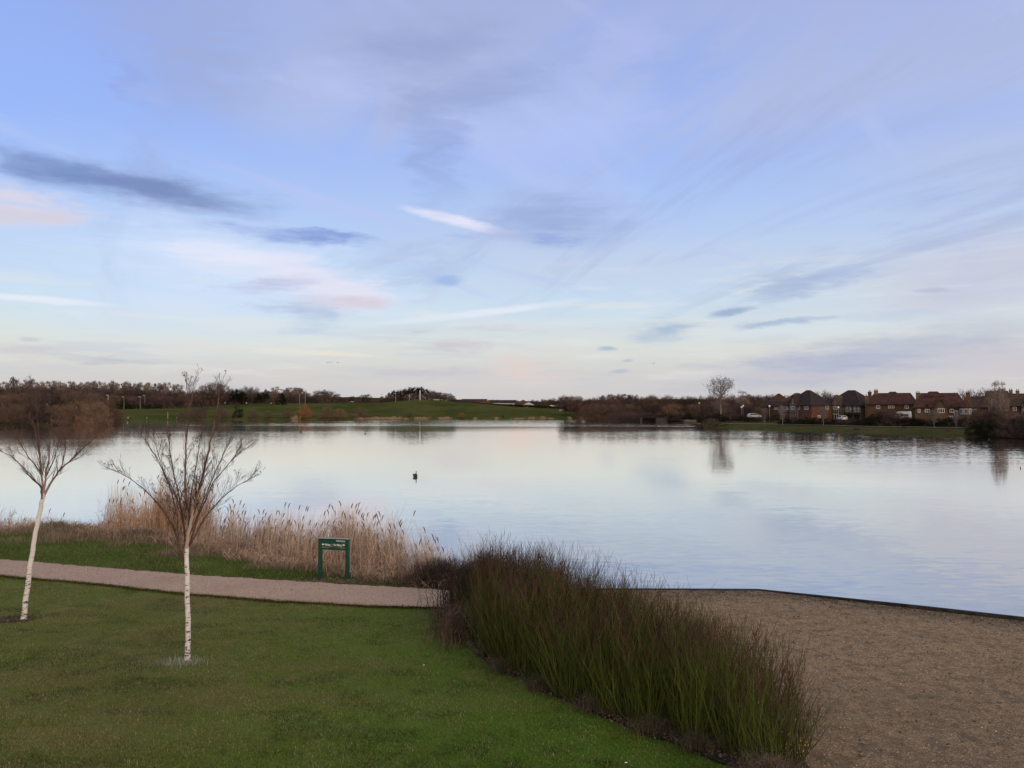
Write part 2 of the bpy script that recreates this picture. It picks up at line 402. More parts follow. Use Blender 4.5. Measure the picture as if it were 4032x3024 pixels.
def water_material():
    m, g, bs = new_mat('lake water'); m.node_tree.nodes.remove(bs)
    out = [n for n in m.node_tree.nodes if n.type == 'OUTPUT_MATERIAL'][0]
    tc = g.n('ShaderNodeTexCoord').outputs['Object']
    def nz(sc, s, d):
        n = g.noise(g.mapping(tc, rot=(0, 0, R(-6)), sca=sc), s, d, .55)
        o = g.n('ShaderNodeVectorMath', operation='SUBTRACT'); g.L(n.outputs['Color'], o.inputs[0]); o.inputs[1].default_value = (.5, .5, .5)
        return o.outputs[0]
    rip = nz((.55, 1.5, 1), 2.2, 3); sw = nz((.25, .9, 1), .55, 2)
    # breeze: large lanes of ruffled and of calm water
    lane = g.noise(g.mapping(tc, rot=(0, 0, R(4)), sca=(.0035, .02, 1)), 1.0, 3, .5, .4).outputs[0]
    sep = g.n('ShaderNodeSeparateXYZ'); g.L(tc, sep.inputs[0])
    near = g.rng(sep.outputs[1], 20, 70, .075, .026, False)
    wx = g.math('ADD', sep.outputs[0], g.math('MULTIPLY', g.math('SUBTRACT', lane, .5), 160.0)); wy = g.math('ADD', sep.outputs[1], g.math('MULTIPLY', g.math('SUBTRACT', lane, .5), 70.0))
    far_r = g.math('MULTIPLY', g.rng(wy, 222, 240), g.rng(wx, -100, -55)); right_r = g.math('MULTIPLY', g.rng(wy, 90, 104), g.rng(wx, 15, 70))
    calm = g.math('MULTIPLY', g.rng(wy, 186, 196), g.rng(wy, 236, 224)); calm = g.math('MULTIPLY', calm, g.rng(wx, 60, 30))
    base_a = g.math('MULTIPLY', g.rng(lane, .36, .62, .8, 1.7), g.math('SUBTRACT', 1.0, g.math('MULTIPLY', calm, .35)))
    base_a = g.math('MULTIPLY', base_a, g.rng(wx, -60, -110, 1.0, .5))
    am = g.math('MULTIPLY', near, g.math('ADD', g.math('ADD', base_a, g.math('MULTIPLY', g.math('MULTIPLY', g.rng(wy, 80, 180), 1.8), g.math('MULTIPLY', g.math('SUBTRACT', 1.0, g.math('MULTIPLY', calm, .85)), g.rng(wx, -110, -60, .15, 1.0)))), g.math('ADD', g.math('MULTIPLY', far_r, 5.0), g.math('MULTIPLY', right_r, 3.0))))
    def sc3(v, k, s=None):
        o = g.n('ShaderNodeVectorMath', operation='SCALE'); g.L(v, o.inputs[0]); g.val(o.inputs['Scale'], k); return o.outputs[0]
    ad = g.n('ShaderNodeVectorMath', operation='ADD'); g.L(sc3(rip, am), ad.inputs[0]); g.L(sc3(sw, g.math('MULTIPLY', am, .5)), ad.inputs[1])
    # at grazing angles only the wave faces turned to the near shore are seen
    s3 = g.n('ShaderNodeSeparateXYZ'); g.L(ad.outputs[0], s3.inputs[0]); cb = g.n('ShaderNodeCombineXYZ')
    g.L(g.math('MULTIPLY', s3.outputs[0], .7), cb.inputs[0])
    tl = g.math('MULTIPLY', g.math('ABSOLUTE', s3.outputs[1]), -1.3); blend = g.rng(sep.outputs[1], 30, 90, .1, .75)
    g.L(g.math('ADD', g.math('MULTIPLY', tl, blend), g.math('MULTIPLY', s3.outputs[1], g.math('SUBTRACT', 1.0, blend))), cb.inputs[1])
    fl = cb
    up = g.n('ShaderNodeVectorMath', operation='ADD'); g.L(fl.outputs[0], up.inputs[0]); up.inputs[1].default_value = (0, 0, 1)
    nn = g.n('ShaderNodeVectorMath', operation='NORMALIZE'); g.L(up.outputs[0], nn.inputs[0])
    gl = g.n('ShaderNodeBsdfGlossy'); gl.inputs['Roughness'].default_value = .06; gl.inputs['Color'].default_value = (1.0, .955, .885, 1)
    g.L(nn.outputs[0], gl.inputs['Normal'])
    df = g.n('ShaderNodeBsdfDiffuse'); df.inputs['Color'].default_value = (.20, .215, .22, 1)
    fr = g.n('ShaderNodeFresnel'); fr.inputs['IOR'].default_value = 2.4; g.L(nn.outputs[0], fr.inputs['Normal'])
    mx = g.n('ShaderNodeMixShader'); g.L(g.rng(fr.outputs[0], .15, .62, .30, 1.0, False), mx.inputs[0]); g.L(df.outputs[0], mx.inputs[1]); g.L(gl.outputs[0], mx.inputs[2])
    g.L(mx.outputs[0], out.inputs[0])
    return m
def ground_material(name, a, b_, scale=.05, fine=.6):
    m, g, bs = new_mat(name)
    tc = g.n('ShaderNodeTexCoord').outputs['Object']
    n1 = g.noise(tc, scale, 5, .6).outputs[0]; n2 = g.noise(tc, fine, 4, .7).outputs[0]
    c = g.mix(g.rng(n1, .35, .65), a, b_); c = g.mix(g.math('MULTIPLY', g.rng(n2, .4, .7), .45), c, tuple(v*.55 for v in a))
    g.L(c, bs.inputs['Base Color']); bs.inputs['Roughness'].default_value = 1; bs.inputs['Specular IOR Level'].default_value = 0
    return m
M = {}
M['lawn'] = lawn_material()
M['path'] = gravel_material('gravel path', (.38, .265, .18), (.58, .425, .30), (.38, .27, .185))
M['yard'] = gravel_material('yard gravel', (.19, .135, .074), (.40, .285, .16), (.20, .145, .08), (.085, .066, .048))
M['water'] = water_material()
M['meadow'] = ground_material('far grass', (.058, .074, .018), (.095, .098, .034), .03, .3)
M['bankgrass'] = ground_material('bank grass', (.052, .060, .020), (.09, .080, .036), .05, .8)
M['woodfloor'] = ground_material('wood floor', (.035, .026, .016), (.05, .045, .02), .05, .6)
M['soil'] = mat('dark soil and leaf litter', (.022, .017, .013), 1, .5, 6, c2=(.06, .045, .03), bump=.03)
M['bark'] = mat('brown bark', (.075, .058, .045), .95, .3, 4)
M['palebark'] = mat('pale grey bark', (.26, .22, .17), .95, .3, 4)
M['twig'] = mat('bare brown twigs', (.112, .080, .062), 1, .25, .4, inst=True, spec=.1)
M['twig_purple'] = mat('purple brown twigs', (.098, .072, .064), 1, .25, .4, inst=True, spec=.1)
M['twig_pale'] = mat('pale grey twigs', (.21, .18, .165), 1, .2, .4, inst=True, spec=.1)
M['twig_orange'] = mat('orange willow twigs', (.25, .12, .06), 1, .2, .8, spec=.1)
M['twig_tan'] = mat('tan willow twigs', (.150, .104, .074), 1, .25, .4, inst=True, spec=.1)
M['conifer'] = mat('dark evergreen needles', (.018, .026, .015), 1, .4, 1.2, spec=.1, inst=True)
M['hedge'] = mat('dark hedge leaves', (.026, .030, .015), 1, .4, .8, spec=.1, inst=True)
M['reed'] = mat('dry reed', (.70, .58, .47), .9, .15, .3, tone=True, spec=.15)
M['farreed'] = mat('far dry reed', (.33, .24, .17), .95, .2, .5, spec=.1)
M['stem'] = mat('dogwood stems', (1, 1, 1), .7, .08, 2, tone=True, spec=.25)
M['blade'] = mat('grass blades', (1, 1, 1), .9, .05, 2, tone=True, spec=.15)

# ------------------------------------------------------------------ far shore heightfield (distance measured along Y)
SHORE = [(-2600, 1760), (-600, 1700), (0, 1684), (200, 1676), (400, 1668), (460, 1657), (520, 1655), (700, 1653), (1000, 1652.5), (1450, 1653), (1700, 1651),
         (2000, 1652), (2300, 1654.5), (2600, 1659), (2700, 1662), (2762, 1664.5), (2775, 1679), (2830, 1685), (2950, 1690), (3200, 1696), (3350, 1701),
         (3500, 1706), (3700, 1716), (3880, 1722), (4032, 1728), (4600, 1755), (6600, 1860)]
def shoreY(sx): return gp(sx, interp(SHORE, sx)[0], WATER).y
# crest: column, distance, height
def cz(sy, D): return H+(1598.6-sy)*D/F
CR = [(-2600, 300, 2), (0, 330, 2.2), (440, 420, cz(1612, 420)), (750, 430, cz(1608, 430)), (900, 440, cz(1594, 440)), (1100, 450, cz(1588, 450)), (1400, 450, cz(1587, 450)),
      (1500, 450, cz(1585, 450)), (1570, 450, cz(1579, 450)), (1650, 450, cz(1571, 450)), (1720, 450, cz(1576, 450)), (1800, 440, cz(1583, 440)), (1900, 430, cz(1590, 430)),
      (2010, 420, cz(1601, 420)), (2250, 400, cz(1612, 400)), (2330, 390, cz(1624, 390)), (2420, 385, cz(1635, 385)), (2500, 370, cz(1645, 370)), (2700, 340, .9),
      (2762, 330, .8), (2775, 235, .6), (2950, 215, .6), (3500, 186, .6), (4032, 160, .6), (4600, 150, .6), (6600, 150, .6)]
def zfar(sx, D):
    s = shoreY(sx); cD, cZ = interp(CR, sx)
    if D < s: return WATER-.4*min(1, (s-D)/6)
    t = (D-s)
    rise = min(.9, t*.22)                     # the little bank at the water's edge
    z = WATER+rise
    if D <= cD: z = z+(cZ-(WATER+.9))*((D-s)/(cD-s))**1.15 if cZ > .7 else z+(cZ-(WATER+.9))*min(1, (D-s)/(cD-s))
    else:
        z = cZ+(2.0-cZ)*smooth01((D-cD-15)/220)*(.55 if sx < 2500 else 1)
        if sx >= 2770: z = .6+.35*smooth01((D-cD-10)/30)
    return z
def far_xy(sx, D): return ((sx-2016)/F*D/ math.cos(PITCH)*1.0, D)
def far_point(sx, D): x, y = far_xy(sx, D); return Vector((x, y, zfar(sx, D)))
def far_sheet(name, sx0, sx1, m, Dmax=1400):
    cols = np.unique(np.concatenate([np.arange(sx0, sx1, 22.0), [sx1], [t[0] for t in SHORE+CR if sx0 < t[0] < sx1]]))
    V = []; nr = 44
    for sx in cols:
        s = shoreY(sx); cD = interp(CR, sx)[0]
        ds = [s-6, s-.1, s+1, s+2.5, s+4.2]+list(np.linspace(s+6, max(cD, s+10), 16))+list(np.linspace(max(cD, s+10)+4, 560, 12))+list(np.geomspace(600, Dmax, nr-33))
        for D in ds:
            p = far_point(sx, D)
            if s+5 < D < 900: p.z += (fnoise(p.x*.08, p.y*.08)-.5)*.35
            V.append(p)
    nr_ = len(ds); Q = [(i*nr_+j, (i+1)*nr_+j, (i+1)*nr_+j+1, i*nr_+j+1) for i in range(len(cols)-1) for j in range(nr_-1)]
    return tag(link(name, np_mesh(name, [tuple(v) for v in V], Q, m, smooth=True)), kind='structure')
far_sheet('left_shore_ground', -2600, 452, M['woodfloor'])
far_sheet('far_meadow', 452, 2520, M['meadow'])
far_sheet('wood_ground', 2520, 2764, M['woodfloor'])
far_sheet('right_bank_grass', 2764, 6600, M['bankgrass'])
# ground out to the horizon
m_ = MB(); m_.poly([(-9000, 1300, 1.2), (9000, 1300, 1.2), (9000, 9000, 1.2), (-9000, 9000, 1.2)], [(0, 1, 2, 3)])
tag(m_.build('plain', M['woodfloor']), kind='structure')
# far blue hill
def hill():
    V = []; xs = np.linspace(-3500, 3500, 120)
    for x in xs:
        h = 22+26*math.exp(-((x+850)/420)**2)+14*math.exp(-((x-900)/700)**2)+6*float(fnoise(x*.004, 0))+3*float(fnoise(x*.02, 3))
        for y, z in ((3700, 0), (3950, h*.7), (4200, h), (4700, 0)): V.append((x, y, z))
    Q = [(i*4+j, (i+1)*4+j, (i+1)*4+j+1, i*4+j+1) for i in range(119) for j in range(3)]
    tag(link('distant_hill', np_mesh('distant_hill', V, Q, ground_material('hill woods', (.035, .04, .03), (.05, .055, .035), .01, .03), smooth=True)), kind='structure')
hill()
# lake
m_ = MB(); m_.poly([(-900, -60, WATER), (900, -60, WATER), (900, 480, WATER), (-900, 480, WATER)], [(0, 1, 2, 3)])
tag(m_.build('lake', M['water']), kind='structure')
# right bank footpath
def far_path():
    tab = [(2840, 1668), (2950, 1669.5), (3240, 1676), (3480, 1682), (3830, 1686.5), (4100, 1690)]
    V = []; n = 40
    for i in range(n):
        sx = 2840+(4300-2840)*i/(n-1); c = gp(sx, interp(tab, sx)[0], .66); 
        D = c.y
        for dd in (-.8, .8): V.append(((sx-2016)/F*(D+dd), D+dd, zfar(sx, D)+.22))
    tag(link('lakeside_path', np_mesh('lakeside_path', V, [(2*i, 2*i+2, 2*i+3, 2*i+1) for i in range(n-1)], mat('pale path', (.42, .35, .28), 1, .1))), kind='structure')
far_path()

# ------------------------------------------------------------------ near ground
K = 4032/2212
def line(pts, z=0.0): return [gp(a*K, b*K, z) for a, b in pts]
path_far = line([(-700,1150), (-300,1184), (0,1210), (200,1227), (400,1243), (700,1262), (960,1277), (1080,1279)])
path_near = line([(-700,1160), (-300,1213), (0,1245), (200,1262), (400,1284), (600,1300), (800,1311), (960,1315), (1080,1318)])
# shoreline in world x -> y
SH = [(-60, 45), (-40, 41.5), (-26, 38.5), (-20, 38.3), (-16.5, 37), (-12.6, 34.4), (-10.3, 32.2), (-8.2, 30.8), (-6, 29.6), (-3.4, 27.9), (-1.7, 26.6), (-.7, 25.1), (.2, 24.45)]
def shore_near(x):
    if x <= .2: return interp(SH, x)[0]
    return edge_y(x)
EDGE = [(-1.2, 24.25), (4.13, 24.32), (7.44, 24.2), (13.24, 20.76), (30, 10.8), (60, -7)]
def edge_y(x): return interp(EDGE, x)[0]
def znear(x, y):
    s = shore_near(x)
    if x > .2: return -1.5 if y > s+.04 else 0.0
    q = smooth01((x+3)/3.0); wd = 5.2*(1-q)+1.0*q       # bank width
    t = (s+1.2-y)/wd
    z = -.62*(1-smooth01(t)) if t > 0 else -.62-.9*smooth01(-t/3)
    if t < 1.3: z += (float(fnoise(x*.9, y*.9))-.5)*.16*min(1, max(0, 1.3-t))
    return z
def lawn():
    xs = np.concatenate([np.arange(-60, -26, 1.2), np.arange(-26, .2, .3), np.arange(.2, 9, .45), np.arange(9, 60, 1.5)])
    V = []; ny = None
    for x in xs:
        s = shore_near(x)
        if x > .2: ys = np.concatenate([np.linspace(-18, s-.5, 74), [s+.02, s+.05, s+2, s+3, s+4, s+5]])
        else: ys = np.concatenate([np.linspace(-18, s-7, 40), np.linspace(s-6.7, s+5, 40)])
        ny = len(ys)
        for y in ys:
            z = znear(x, y)
            V.append((x, y, z+((float(fnoise(x*.7, y*.7))-.5)*.07 if z > -.05 and (x < .2 or y < s-1) else 0)-.03))
    Q = [(i*ny+j, (i+1)*ny+j, (i+1)*ny+j+1, i*ny+j+1) for i in range(len(xs)-1) for j in range(ny-1)]
    tag(link('lawn', np_mesh('lawn', V, Q, M['lawn'], smooth=True)), kind='structure')
lawn()
def poly_at(pl, t):
    t = max(0, min(.99999, t))*(len(pl)-1); i = int(t); return pl[i].lerp(pl[i+1], t-i)
def resample(pl, n):
    d = [0]
    for a, b in zip(pl, pl[1:]): d.append(d[-1]+(b-a).length)
    out = []
    for k in range(n):
        s = d[-1]*k/(n-1)
        i = max(j for j in range(len(d)) if d[j] <= s+1e-9); i = min(i, len(pl)-2)
        out.append(pl[i].lerp(pl[i+1], (s-d[i])/(d[i+1]-d[i])))
    return out
def path():
    n = 420; xs = [path_far[0].x+(path_far[-1].x-path_far[0].x)*i/(n-1) for i in range(n)]
    fx = [p.x for p in path_far]; fy = [p.y for p in path_far]; qx = [p.x for p in path_near]; qy = [p.y for p in path_near]
    V = []
    for x in xs:
        ya = float(np.interp(x, fx, fy))+(float(fnoise(x*3.3, 1))-.5)*.22+(float(fnoise(x*11, 2))-.5)*.10
        yb = float(np.interp(x, qx, qy))+(float(fnoise(x*3.7, 5))-.5)*.14+(float(fnoise(x*12, 6))-.5)*.08
        for k in range(5):
            y = yb+(ya-yb)*k/4; V.append((x, y, .045+.02*math.sin(k/4*math.pi)))
    tag(link('gravel_path', np_mesh('gravel_path', V, [(i*5+k, (i+1)*5+k, (i+1)*5+k+1, i*5+k+1) for i in range(n-1) for k in range(4)], M['path'], smooth=True)), kind='structure')
path()
# left limit of the yard runs hidden under the shrub bed
BEDMID = [(-1.6, 23.6), (-1.0, 22.2), (0.3, 19.6), (1.4, 17.2), (2.9, 14.6), (3.9, 12.9), (4.35, 12.0), (4.6, 9.0), (5.2, 5), (6, -6)]
def yard():
    V = []; T = []; ys = np.arange(-6, 24.6, .2)
    nx = 60
    for y in ys:
        xl = float(np.interp(-y, [-b for a, b in BEDMID], [a for a, b in BEDMID]))
        for k in range(nx):
            x = xl+(60-xl)*(k/(nx-1))**1.7
            yy = min(y, edge_y(x)-.03); V.append((x, yy, .035+(float(fnoise(x*.5, yy*.5))-.5)*.03))
            dgap = edge_y(x)-yy
            d1 = max(0, 1-dgap/1.5)*(1 if x > 5.5 else .5)
            d2 = smooth01((19-yy)/8)*.5*smooth01((x-2)/5)
            T.append([min(1, d1+d2)]*3)
    Q = [(i*nx+k, i*nx+k+1, (i+1)*nx+k+1, (i+1)*nx+k) for i in range(len(ys)-1) for k in range(nx-1)]
    tag(link('gravel_yard', np_mesh('gravel_yard', V, Q, M['yard'], T, smooth=True)), kind='structure')
yard()
def edging():
    root = empty('timber_edging', (4, 24.3, 0), 0, 'low black timber edging between the gravel yard and the lake', 'edging')
    m = mat('tarred timber', (.018, .017, .019), .8, .4, 5, c2=(.05, .045, .04), bump=.01)
    pts = [Vector((-.9, 24.28, 0)), Vector((4.13, 24.34, 0)), Vector((7.44, 24.21, 0)), Vector((13.24, 20.8, 0)), Vector((30, 10.84, 0)), Vector((45, 1.9, 0))]
    for a, b in zip(pts, pts[1:]):
        L = (b-a).length; n = max(1, round(L/2.6)); d = (b-a)/L; nrm = Vector((-d.y, d.x, 0))
        top = .055 if a.x < 4 else .065 if a.x < 7 else .13
        for k in range(n):
            p = a+d*(L*k/n+(.002 if k else -.03)); q = a+d*(L*(k+1)/n-.002+(.03 if k == n-1 else 0)); zt = [.05+.075*smooth01((v-5.5)/7) for v in (p.x, q.x)]
            vs = [p, q, q+nrm*.09, p+nrm*.09]
            lo = [(v.x-4, v.y-24.3, -.95) for v in vs]; hi_ = [(v.x-4, v.y-24.3, zz) for v, zz in zip(vs, (zt[0], zt[1], zt[1], zt[0]))]
            MB().poly(lo+hi_, [(0, 3, 2, 1), (4, 5, 6, 7), (0, 1, 5, 4), (1, 2, 6, 5), (2, 3, 7, 6), (3, 0, 4, 7)]).build('board', m, root, bevel=.006)
edging()

# ------------------------------------------------------------------ grass blades, bank grass, litter
def path_y(x):
    return (float(np.interp(x, [p.x for p in path_near], [p.y for p in path_near])), float(np.interp(x, [p.x for p in path_far], [p.y for p in path_far])))
def bed_front(y): return float(np.interp(-y, [-22.4, -20.54, -17.59, -15.39, -13.68, -12.71, -12.16, -11, -9], [-2.3, -1.85, -.67, .83, 2.31, 3.31, 3.9, 4.1, 4.4]))
def blades(name, X, Y, Z, h, wd, cols, lean, m):
    N = len(X); a = rng.random(N)*6.283; b = rng.random(N)*6.283
    base = np.stack([X, Y, Z], 1); side = np.stack([np.cos(a), np.sin(a), 0*a], 1)*(wd[:, None])
    tip = base+np.stack([np.cos(b)*lean, np.sin(b)*lean, h], 1)
    V = np.stack([base-side, base+side, tip], 1).reshape(-1, 3)
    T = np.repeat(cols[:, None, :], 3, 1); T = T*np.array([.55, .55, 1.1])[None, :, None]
    return link(name, np_mesh(name, V, np.arange(3*N).reshape(-1, 3), m, T.reshape(-1, 3)))
def near_grass():
    N = 330000
    # denser near the camera: uniform in picture rows rather than in metres would be view-bound, so just weight by distance
    Y = 11.3+(rng.random(N)**1.35)*17; X = -Y*.68-.6+rng.random(N)*(Y*.68+5)
    yn = np.interp(X, [p.x for p in path_near], [p.y for p in path_near])
    bf = np.interp(-Y, [-22.4, -20.54, -17.59, -15.39, -13.68, -12.71, -12.16, -11, -9], [-2.3, -1.85, -.67, .83, 2.31, 3.31, 3.9, 4.1, 4.4])
    keep = (Y < yn+.05) & (X < bf+rng.normal(0, .06, N))
    X, Y = X[keep], Y[keep]; N = len(X)
    dry = fnoise(X*.8, Y*.8)*.55+fnoise(X*3.1+3, Y*3.1)*.45; green = np.clip((X+7)/8, 0, 1)
    p = np.clip((dry-.46)*4.2, 0, 1)*(1-.6*green)
    pale = (rng.random(N) < (.03+.36*p))[:, None]
    base = np.array([.205, .240, .046])*(1-green[:, None])+np.array([.135, .275, .022])*green[:, None]
    mixp = (np.clip((fnoise(X*.55+20, Y*1.1)-.47)*5, 0, 1)*(1-.4*green)*.85)[:, None]; base = base*.86*(1-mixp)+np.array([.27, .22, .095])*mixp
    dk_ = (np.clip((.48-fnoise(X*1.3+40, Y*1.9))*6, 0, 1)*.55)[:, None]; base = base*(1-dk_)
    c = np.where(pale, np.array([.36, .30, .16]), base)*(rng.random((N, 1))*.9+.55)*(1.0+.35*(fnoise(X*.35, Y*.35+4)-.5)[:, None])
    o = blades('grass', X, Y, np.full(N, -.03)+(fnoise(X*.7, Y*.7)-.5)*.07, rng.random(N)*.035+.018, rng.random(N)*.004+.0035, c, rng.random(N)*.035, M['blade'])
    tag(o, 'short mown lawn grass with drier brownish patches in the foreground', 'grass', kind='stuff')
near_grass()
def bank_grass():
    N = 150000
    X = -27+rng.random(N)*27; s = np.interp(X, [a for a, b in SH], [b for a, b in SH]); yf = np.interp(X, [p.x for p in path_far], [p.y for p in path_far])
    t = rng.random(N); Y = yf+(s-.3-yf)*t
    Z = np.array([znear(a, b) for a, b in zip(X, Y)])-.04
    n = fnoise(X*.9, Y*.9+7)
    dry = np.clip((t-.42)*2.2+(n-.5)*2.4, 0, 1); nearp = (t < .10) & (n > .45)
    pale = rng.random(N) < (.04+.8*dry)
    c = np.where(pale[:, None], np.array([.32, .26, .18]), np.array([.11, .17, .036]))*(rng.random((N, 1))*.8+.5)
    h = np.where(pale, .10+.42*rng.random(N)*np.clip(dry+.1, 0, 1)*(n*1.4), .04+.09*rng.random(N)); w_ = rng.random(N)*.006+.005
    o = blades('bank_grass', X, Y, Z, h, w_, c, h*.7*rng.random(N), M['blade'])
    tag(o, 'rough grass turning pale and dry between the path and the reeds', 'grass', kind='stuff')
bank_grass()
def path_fringe():
    """tufts along both path edges and the foot of the shrub bed"""
    X = []; Y = []
    for _ in range(16000):
        x = rnd.uniform(-26, -1.2); a, b = path_y(x)
        if rnd.random() < .5: y = a+rnd.gauss(-.02, .05)
        else: y = b+abs(rnd.gauss(0, .07))-.03
        X.append(x); Y.append(y)
    X = np.array(X); Y = np.array(Y); N = len(X)
    c = np.array([.08, .115, .03])*(rng.random((N, 1))*.9+.5); pale = rng.random(N) < .25; c[pale] = np.array([.22, .17, .10])
    tag(blades('edge_grass', X, Y, np.full(N, .01), rng.random(N)*.07+.03, rng.random(N)*.005+.004, c, rng.random(N)*.05, M['blade']), 'ragged grass fringe along both edges of the gravel path', 'grass', kind='stuff')
path_fringe()

def tuft(name, x, y, z, r, h, n, col, label, cat):
    X = rng.normal(x, r, n); Y = rng.normal(y, r*.55, n)
    c = np.array(col)*(rng.random((n, 1))*.8+.6)
    hh = h*(rng.random(n)*.7+.3)
    o = blades(name, X, Y, np.full(n, z), hh, rng.random(n)*.005+.004, c, hh*.8*rng.random(n), M['blade'])
    return tag(o, label, cat, kind='stuff')
b2 = gp(405*K, 1427*K, 0); b1 = gp(50*K, 1338*K, 0)
tuft('grass_tuft', b2.x-.08, b2.y-.12, -.02, .24, .15, 420, (.34, .40, .30), 'pale grey-green tuft round the foot of the right birch', 'grass tuft')
tuft('grass_tuft', b1.x-.3, b1.y+.1, -.02, .28, .10, 600, (.09, .075, .05), 'dry brown tuft at the foot of the left birch', 'grass tuft')
# dark earth rings at trunks and worn earth under the sign
def patch(name, cx, cy, rx, ry, m, z=.012, seed=0):
    V = [(cx, cy, z)]; n = 60
    for k in range(n):
        a = 2*math.pi*k/n; q = .62+.75*float(fnoise(math.cos(a)*2+seed, math.sin(a)*2+seed*2))
        V.append((cx+rx*q*math.cos(a), cy+ry*q*math.sin(a), z-.012))
    o = link(name, np_mesh(name, V, [(0, 1+k, 1+(k+1) % n) for k in range(n)], m)); return tag(o, kind='structure')
M['earth'] = mat('worn brown earth', (.10, .068, .045), 1, .4, 8, c2=(.17, .12, .085), bump=.02)
M['darkearth'] = mat('dark damp earth', (.035, .03, .017), 1, .4, 8)
patch('bare_earth', b1.x-.35, b1.y+.05, .5, .22, M['earth'], .006, 5)

# ------------------------------------------------------------------ reeds
def reed_bed(name, segs, n, hmin, hmax, label, lean=(.08, 0), head=.10, col=(1, .93, .88), thick=1.0, spread=.8, back=1.0, dark=0.0):
    """segs: list of (x0,x1,weight) world x along the shoreline"""
    ws = np.array([s[2] for s in segs], float); ws /= ws.sum()
    k = rng.choice(len(segs), n, p=ws); x0 = np.array([s[0] for s in segs])[k]; x1 = np.array([s[1] for s in segs])[k]; hs = np.array([s[3] for s in segs])[k]
    X = x0+(x1-x0)*rng.random(n)
    # clump
    cl = vnoise(X*1.7, X*0+3); keep = rng.random(n) < .45+.7*cl; X = X[keep]; hs = hs[keep]; n = len(X)
    Y = np.array([shore_near(a) for a in X])+rng.normal(0, spread, n)*.6+back*.2
    Z = np.maximum(np.array([znear(a, b) for a, b in zip(X, Y)]), WATER-.3)-.05
    h = (hmin+(hmax-hmin)*rng.random(n)**1.3)*hs*(.75+.5*vnoise(X*1.1+5, X*0+1))
    tall = rng.random(n) < .03; h = np.where(tall, h*1.22, h)
    S = 5; t = np.linspace(0, 1, S)
    a = rng.random(n)*6.283; lx = lean[0]+rng.normal(0, .10, n); ly = lean[1]+rng.normal(0, .08, n)
    broken = rng.random(n) < .12; lx = np.where(broken, lx+rng.normal(0, .5, n), lx); h = np.where(broken, h*.6, h)
    P = np.zeros((n, S, 3)); P[:, :, 0] = X[:, None]+lx[:, None]*h[:, None]*t**1.7; P[:, :, 1] = Y[:, None]+ly[:, None]*h[:, None]*t**1.7
    P[:, :, 2] = Z[:, None]+h[:, None]*t*(1-.12*np.abs(lx)[:, None]*t)
    r = (rng.random(n)*.0035+.0045)*thick; Rr = r[:, None]*(1-.65*t)[None, :]
    c0 = np.array(col)*(rng.random((n, 1))*.75+.45); c0 = c0*np.where(rng.random((n, 1)) < .15+dark, .4, 1)
    T = c0[:, None, :]*(.85+.3*t)[None, :, None]
    nb = NB(); nb.strands(P, Rr, 3, T)
    # leaves: pale blades leaving the stem
    m = int(n*1.3); i = rng.integers(0, n, m); tt = .15+.55*rng.random(m)
    st = np.stack([X[i]+lx[i]*h[i]*tt**1.7, Y[i]+ly[i]*h[i]*tt**1.7, Z[i]+h[i]*tt], 1)
    aa = rng.random(m)*6.283; L = .25+.3*rng.random(m); out = np.stack([np.cos(aa), np.sin(aa), 0*aa], 1)
    PP = np.stack([st, st+out*L[:, None]*.45+np.array([0, 0, 1])*L[:, None]*.5, st+out*L[:, None]*.85+np.array([0, 0, 1])*L[:, None]*.35], 1)
    nb.strands(PP, np.array([.006, .006, .001])[None, :]*np.ones((m, 1))*thick, 3, np.repeat((np.array(col)*(rng.random((m, 1))*.6+.5))[:, None, :], 3, 1))
    # seed heads on the tallest
    q = np.where((rng.random(n) < head) & (~broken))[0]
    if len(q):
        tip = P[q, -1]; dr = np.sign(lx[q]+rng.normal(0, .1, len(q)))
        HH = np.stack([tip-np.array([0, 0, .05]), tip+np.stack([dr*.02, 0*dr, .05+0*dr], 1), tip+np.stack([dr*.05, 0*dr, .13+0*dr], 1), tip+np.stack([dr*.10, 0*dr, .17+0*dr], 1)], 1)
        nb.strands(HH, np.array([.006, .022, .018, .003])[None, :]*np.ones((len(q), 1)), 5, np.full((len(q), 4), .28))
    return tag(link(name, nb.mesh(name, M['reed'])), label, 'reeds', 'reed beds along the near shore', 'stuff')
reed_bed('reed_bed', [(-19.4, -13.6, 3, 1.0), (-16.8, -13.6, 2.4, 1.05)], 2600, 1.3, 2.65, 'tall dense tan reed bed behind the two birches', col=(1, .82, .66), head=.05)
reed_bed('reed_bed', [(-13.8, -7.6, 2.5, .90), (-10.4, -8.0, 1, 1.0)], 2500, .9, 2.45, 'pale reeds standing just left of the green sign', head=.06)
reed_bed('reed_bed', [(-7.9, -4.0, 2.4, .95), (-7.0, -5.4, 1, 1.0)], 2100, .9, 2.35, 'dense upright reeds directly behind the green sign', head=.05, col=(1, .92, .86))
reed_bed('reed_bed', [(-5.2, -1.8, 2, .85), (-5.2, -.4, 1, .75)], 1700, .8, 2.4, 'thin leaning reeds between the sign and the dogwood bed', lean=(-.14, 0), head=.06)
reed_bed('reed_bed', [(-24, -18.6, 2, .5), (-30, -24, 1.4, .85)], 1700, .5, 1.9, 'short sparse reeds behind the left birch', head=.03, dark=.2, col=(.85, .78, .75))
reed_bed('reed_bed', [(-12.6, -.9, 2, .42)], 3200, .4, 1.7, 'low broken reed stubble at the foot of the reed beds', head=0, dark=.2, spread=1.6, back=-3, col=(.85, .74, .66))
reed_bed('reed_bed', [(-24, -12.6, 2, .42)], 2800, .4, 1.7, 'low broken reed stubble left of the right birch', head=0, dark=.2, spread=1.8, back=-3, col=(.85, .74, .68))

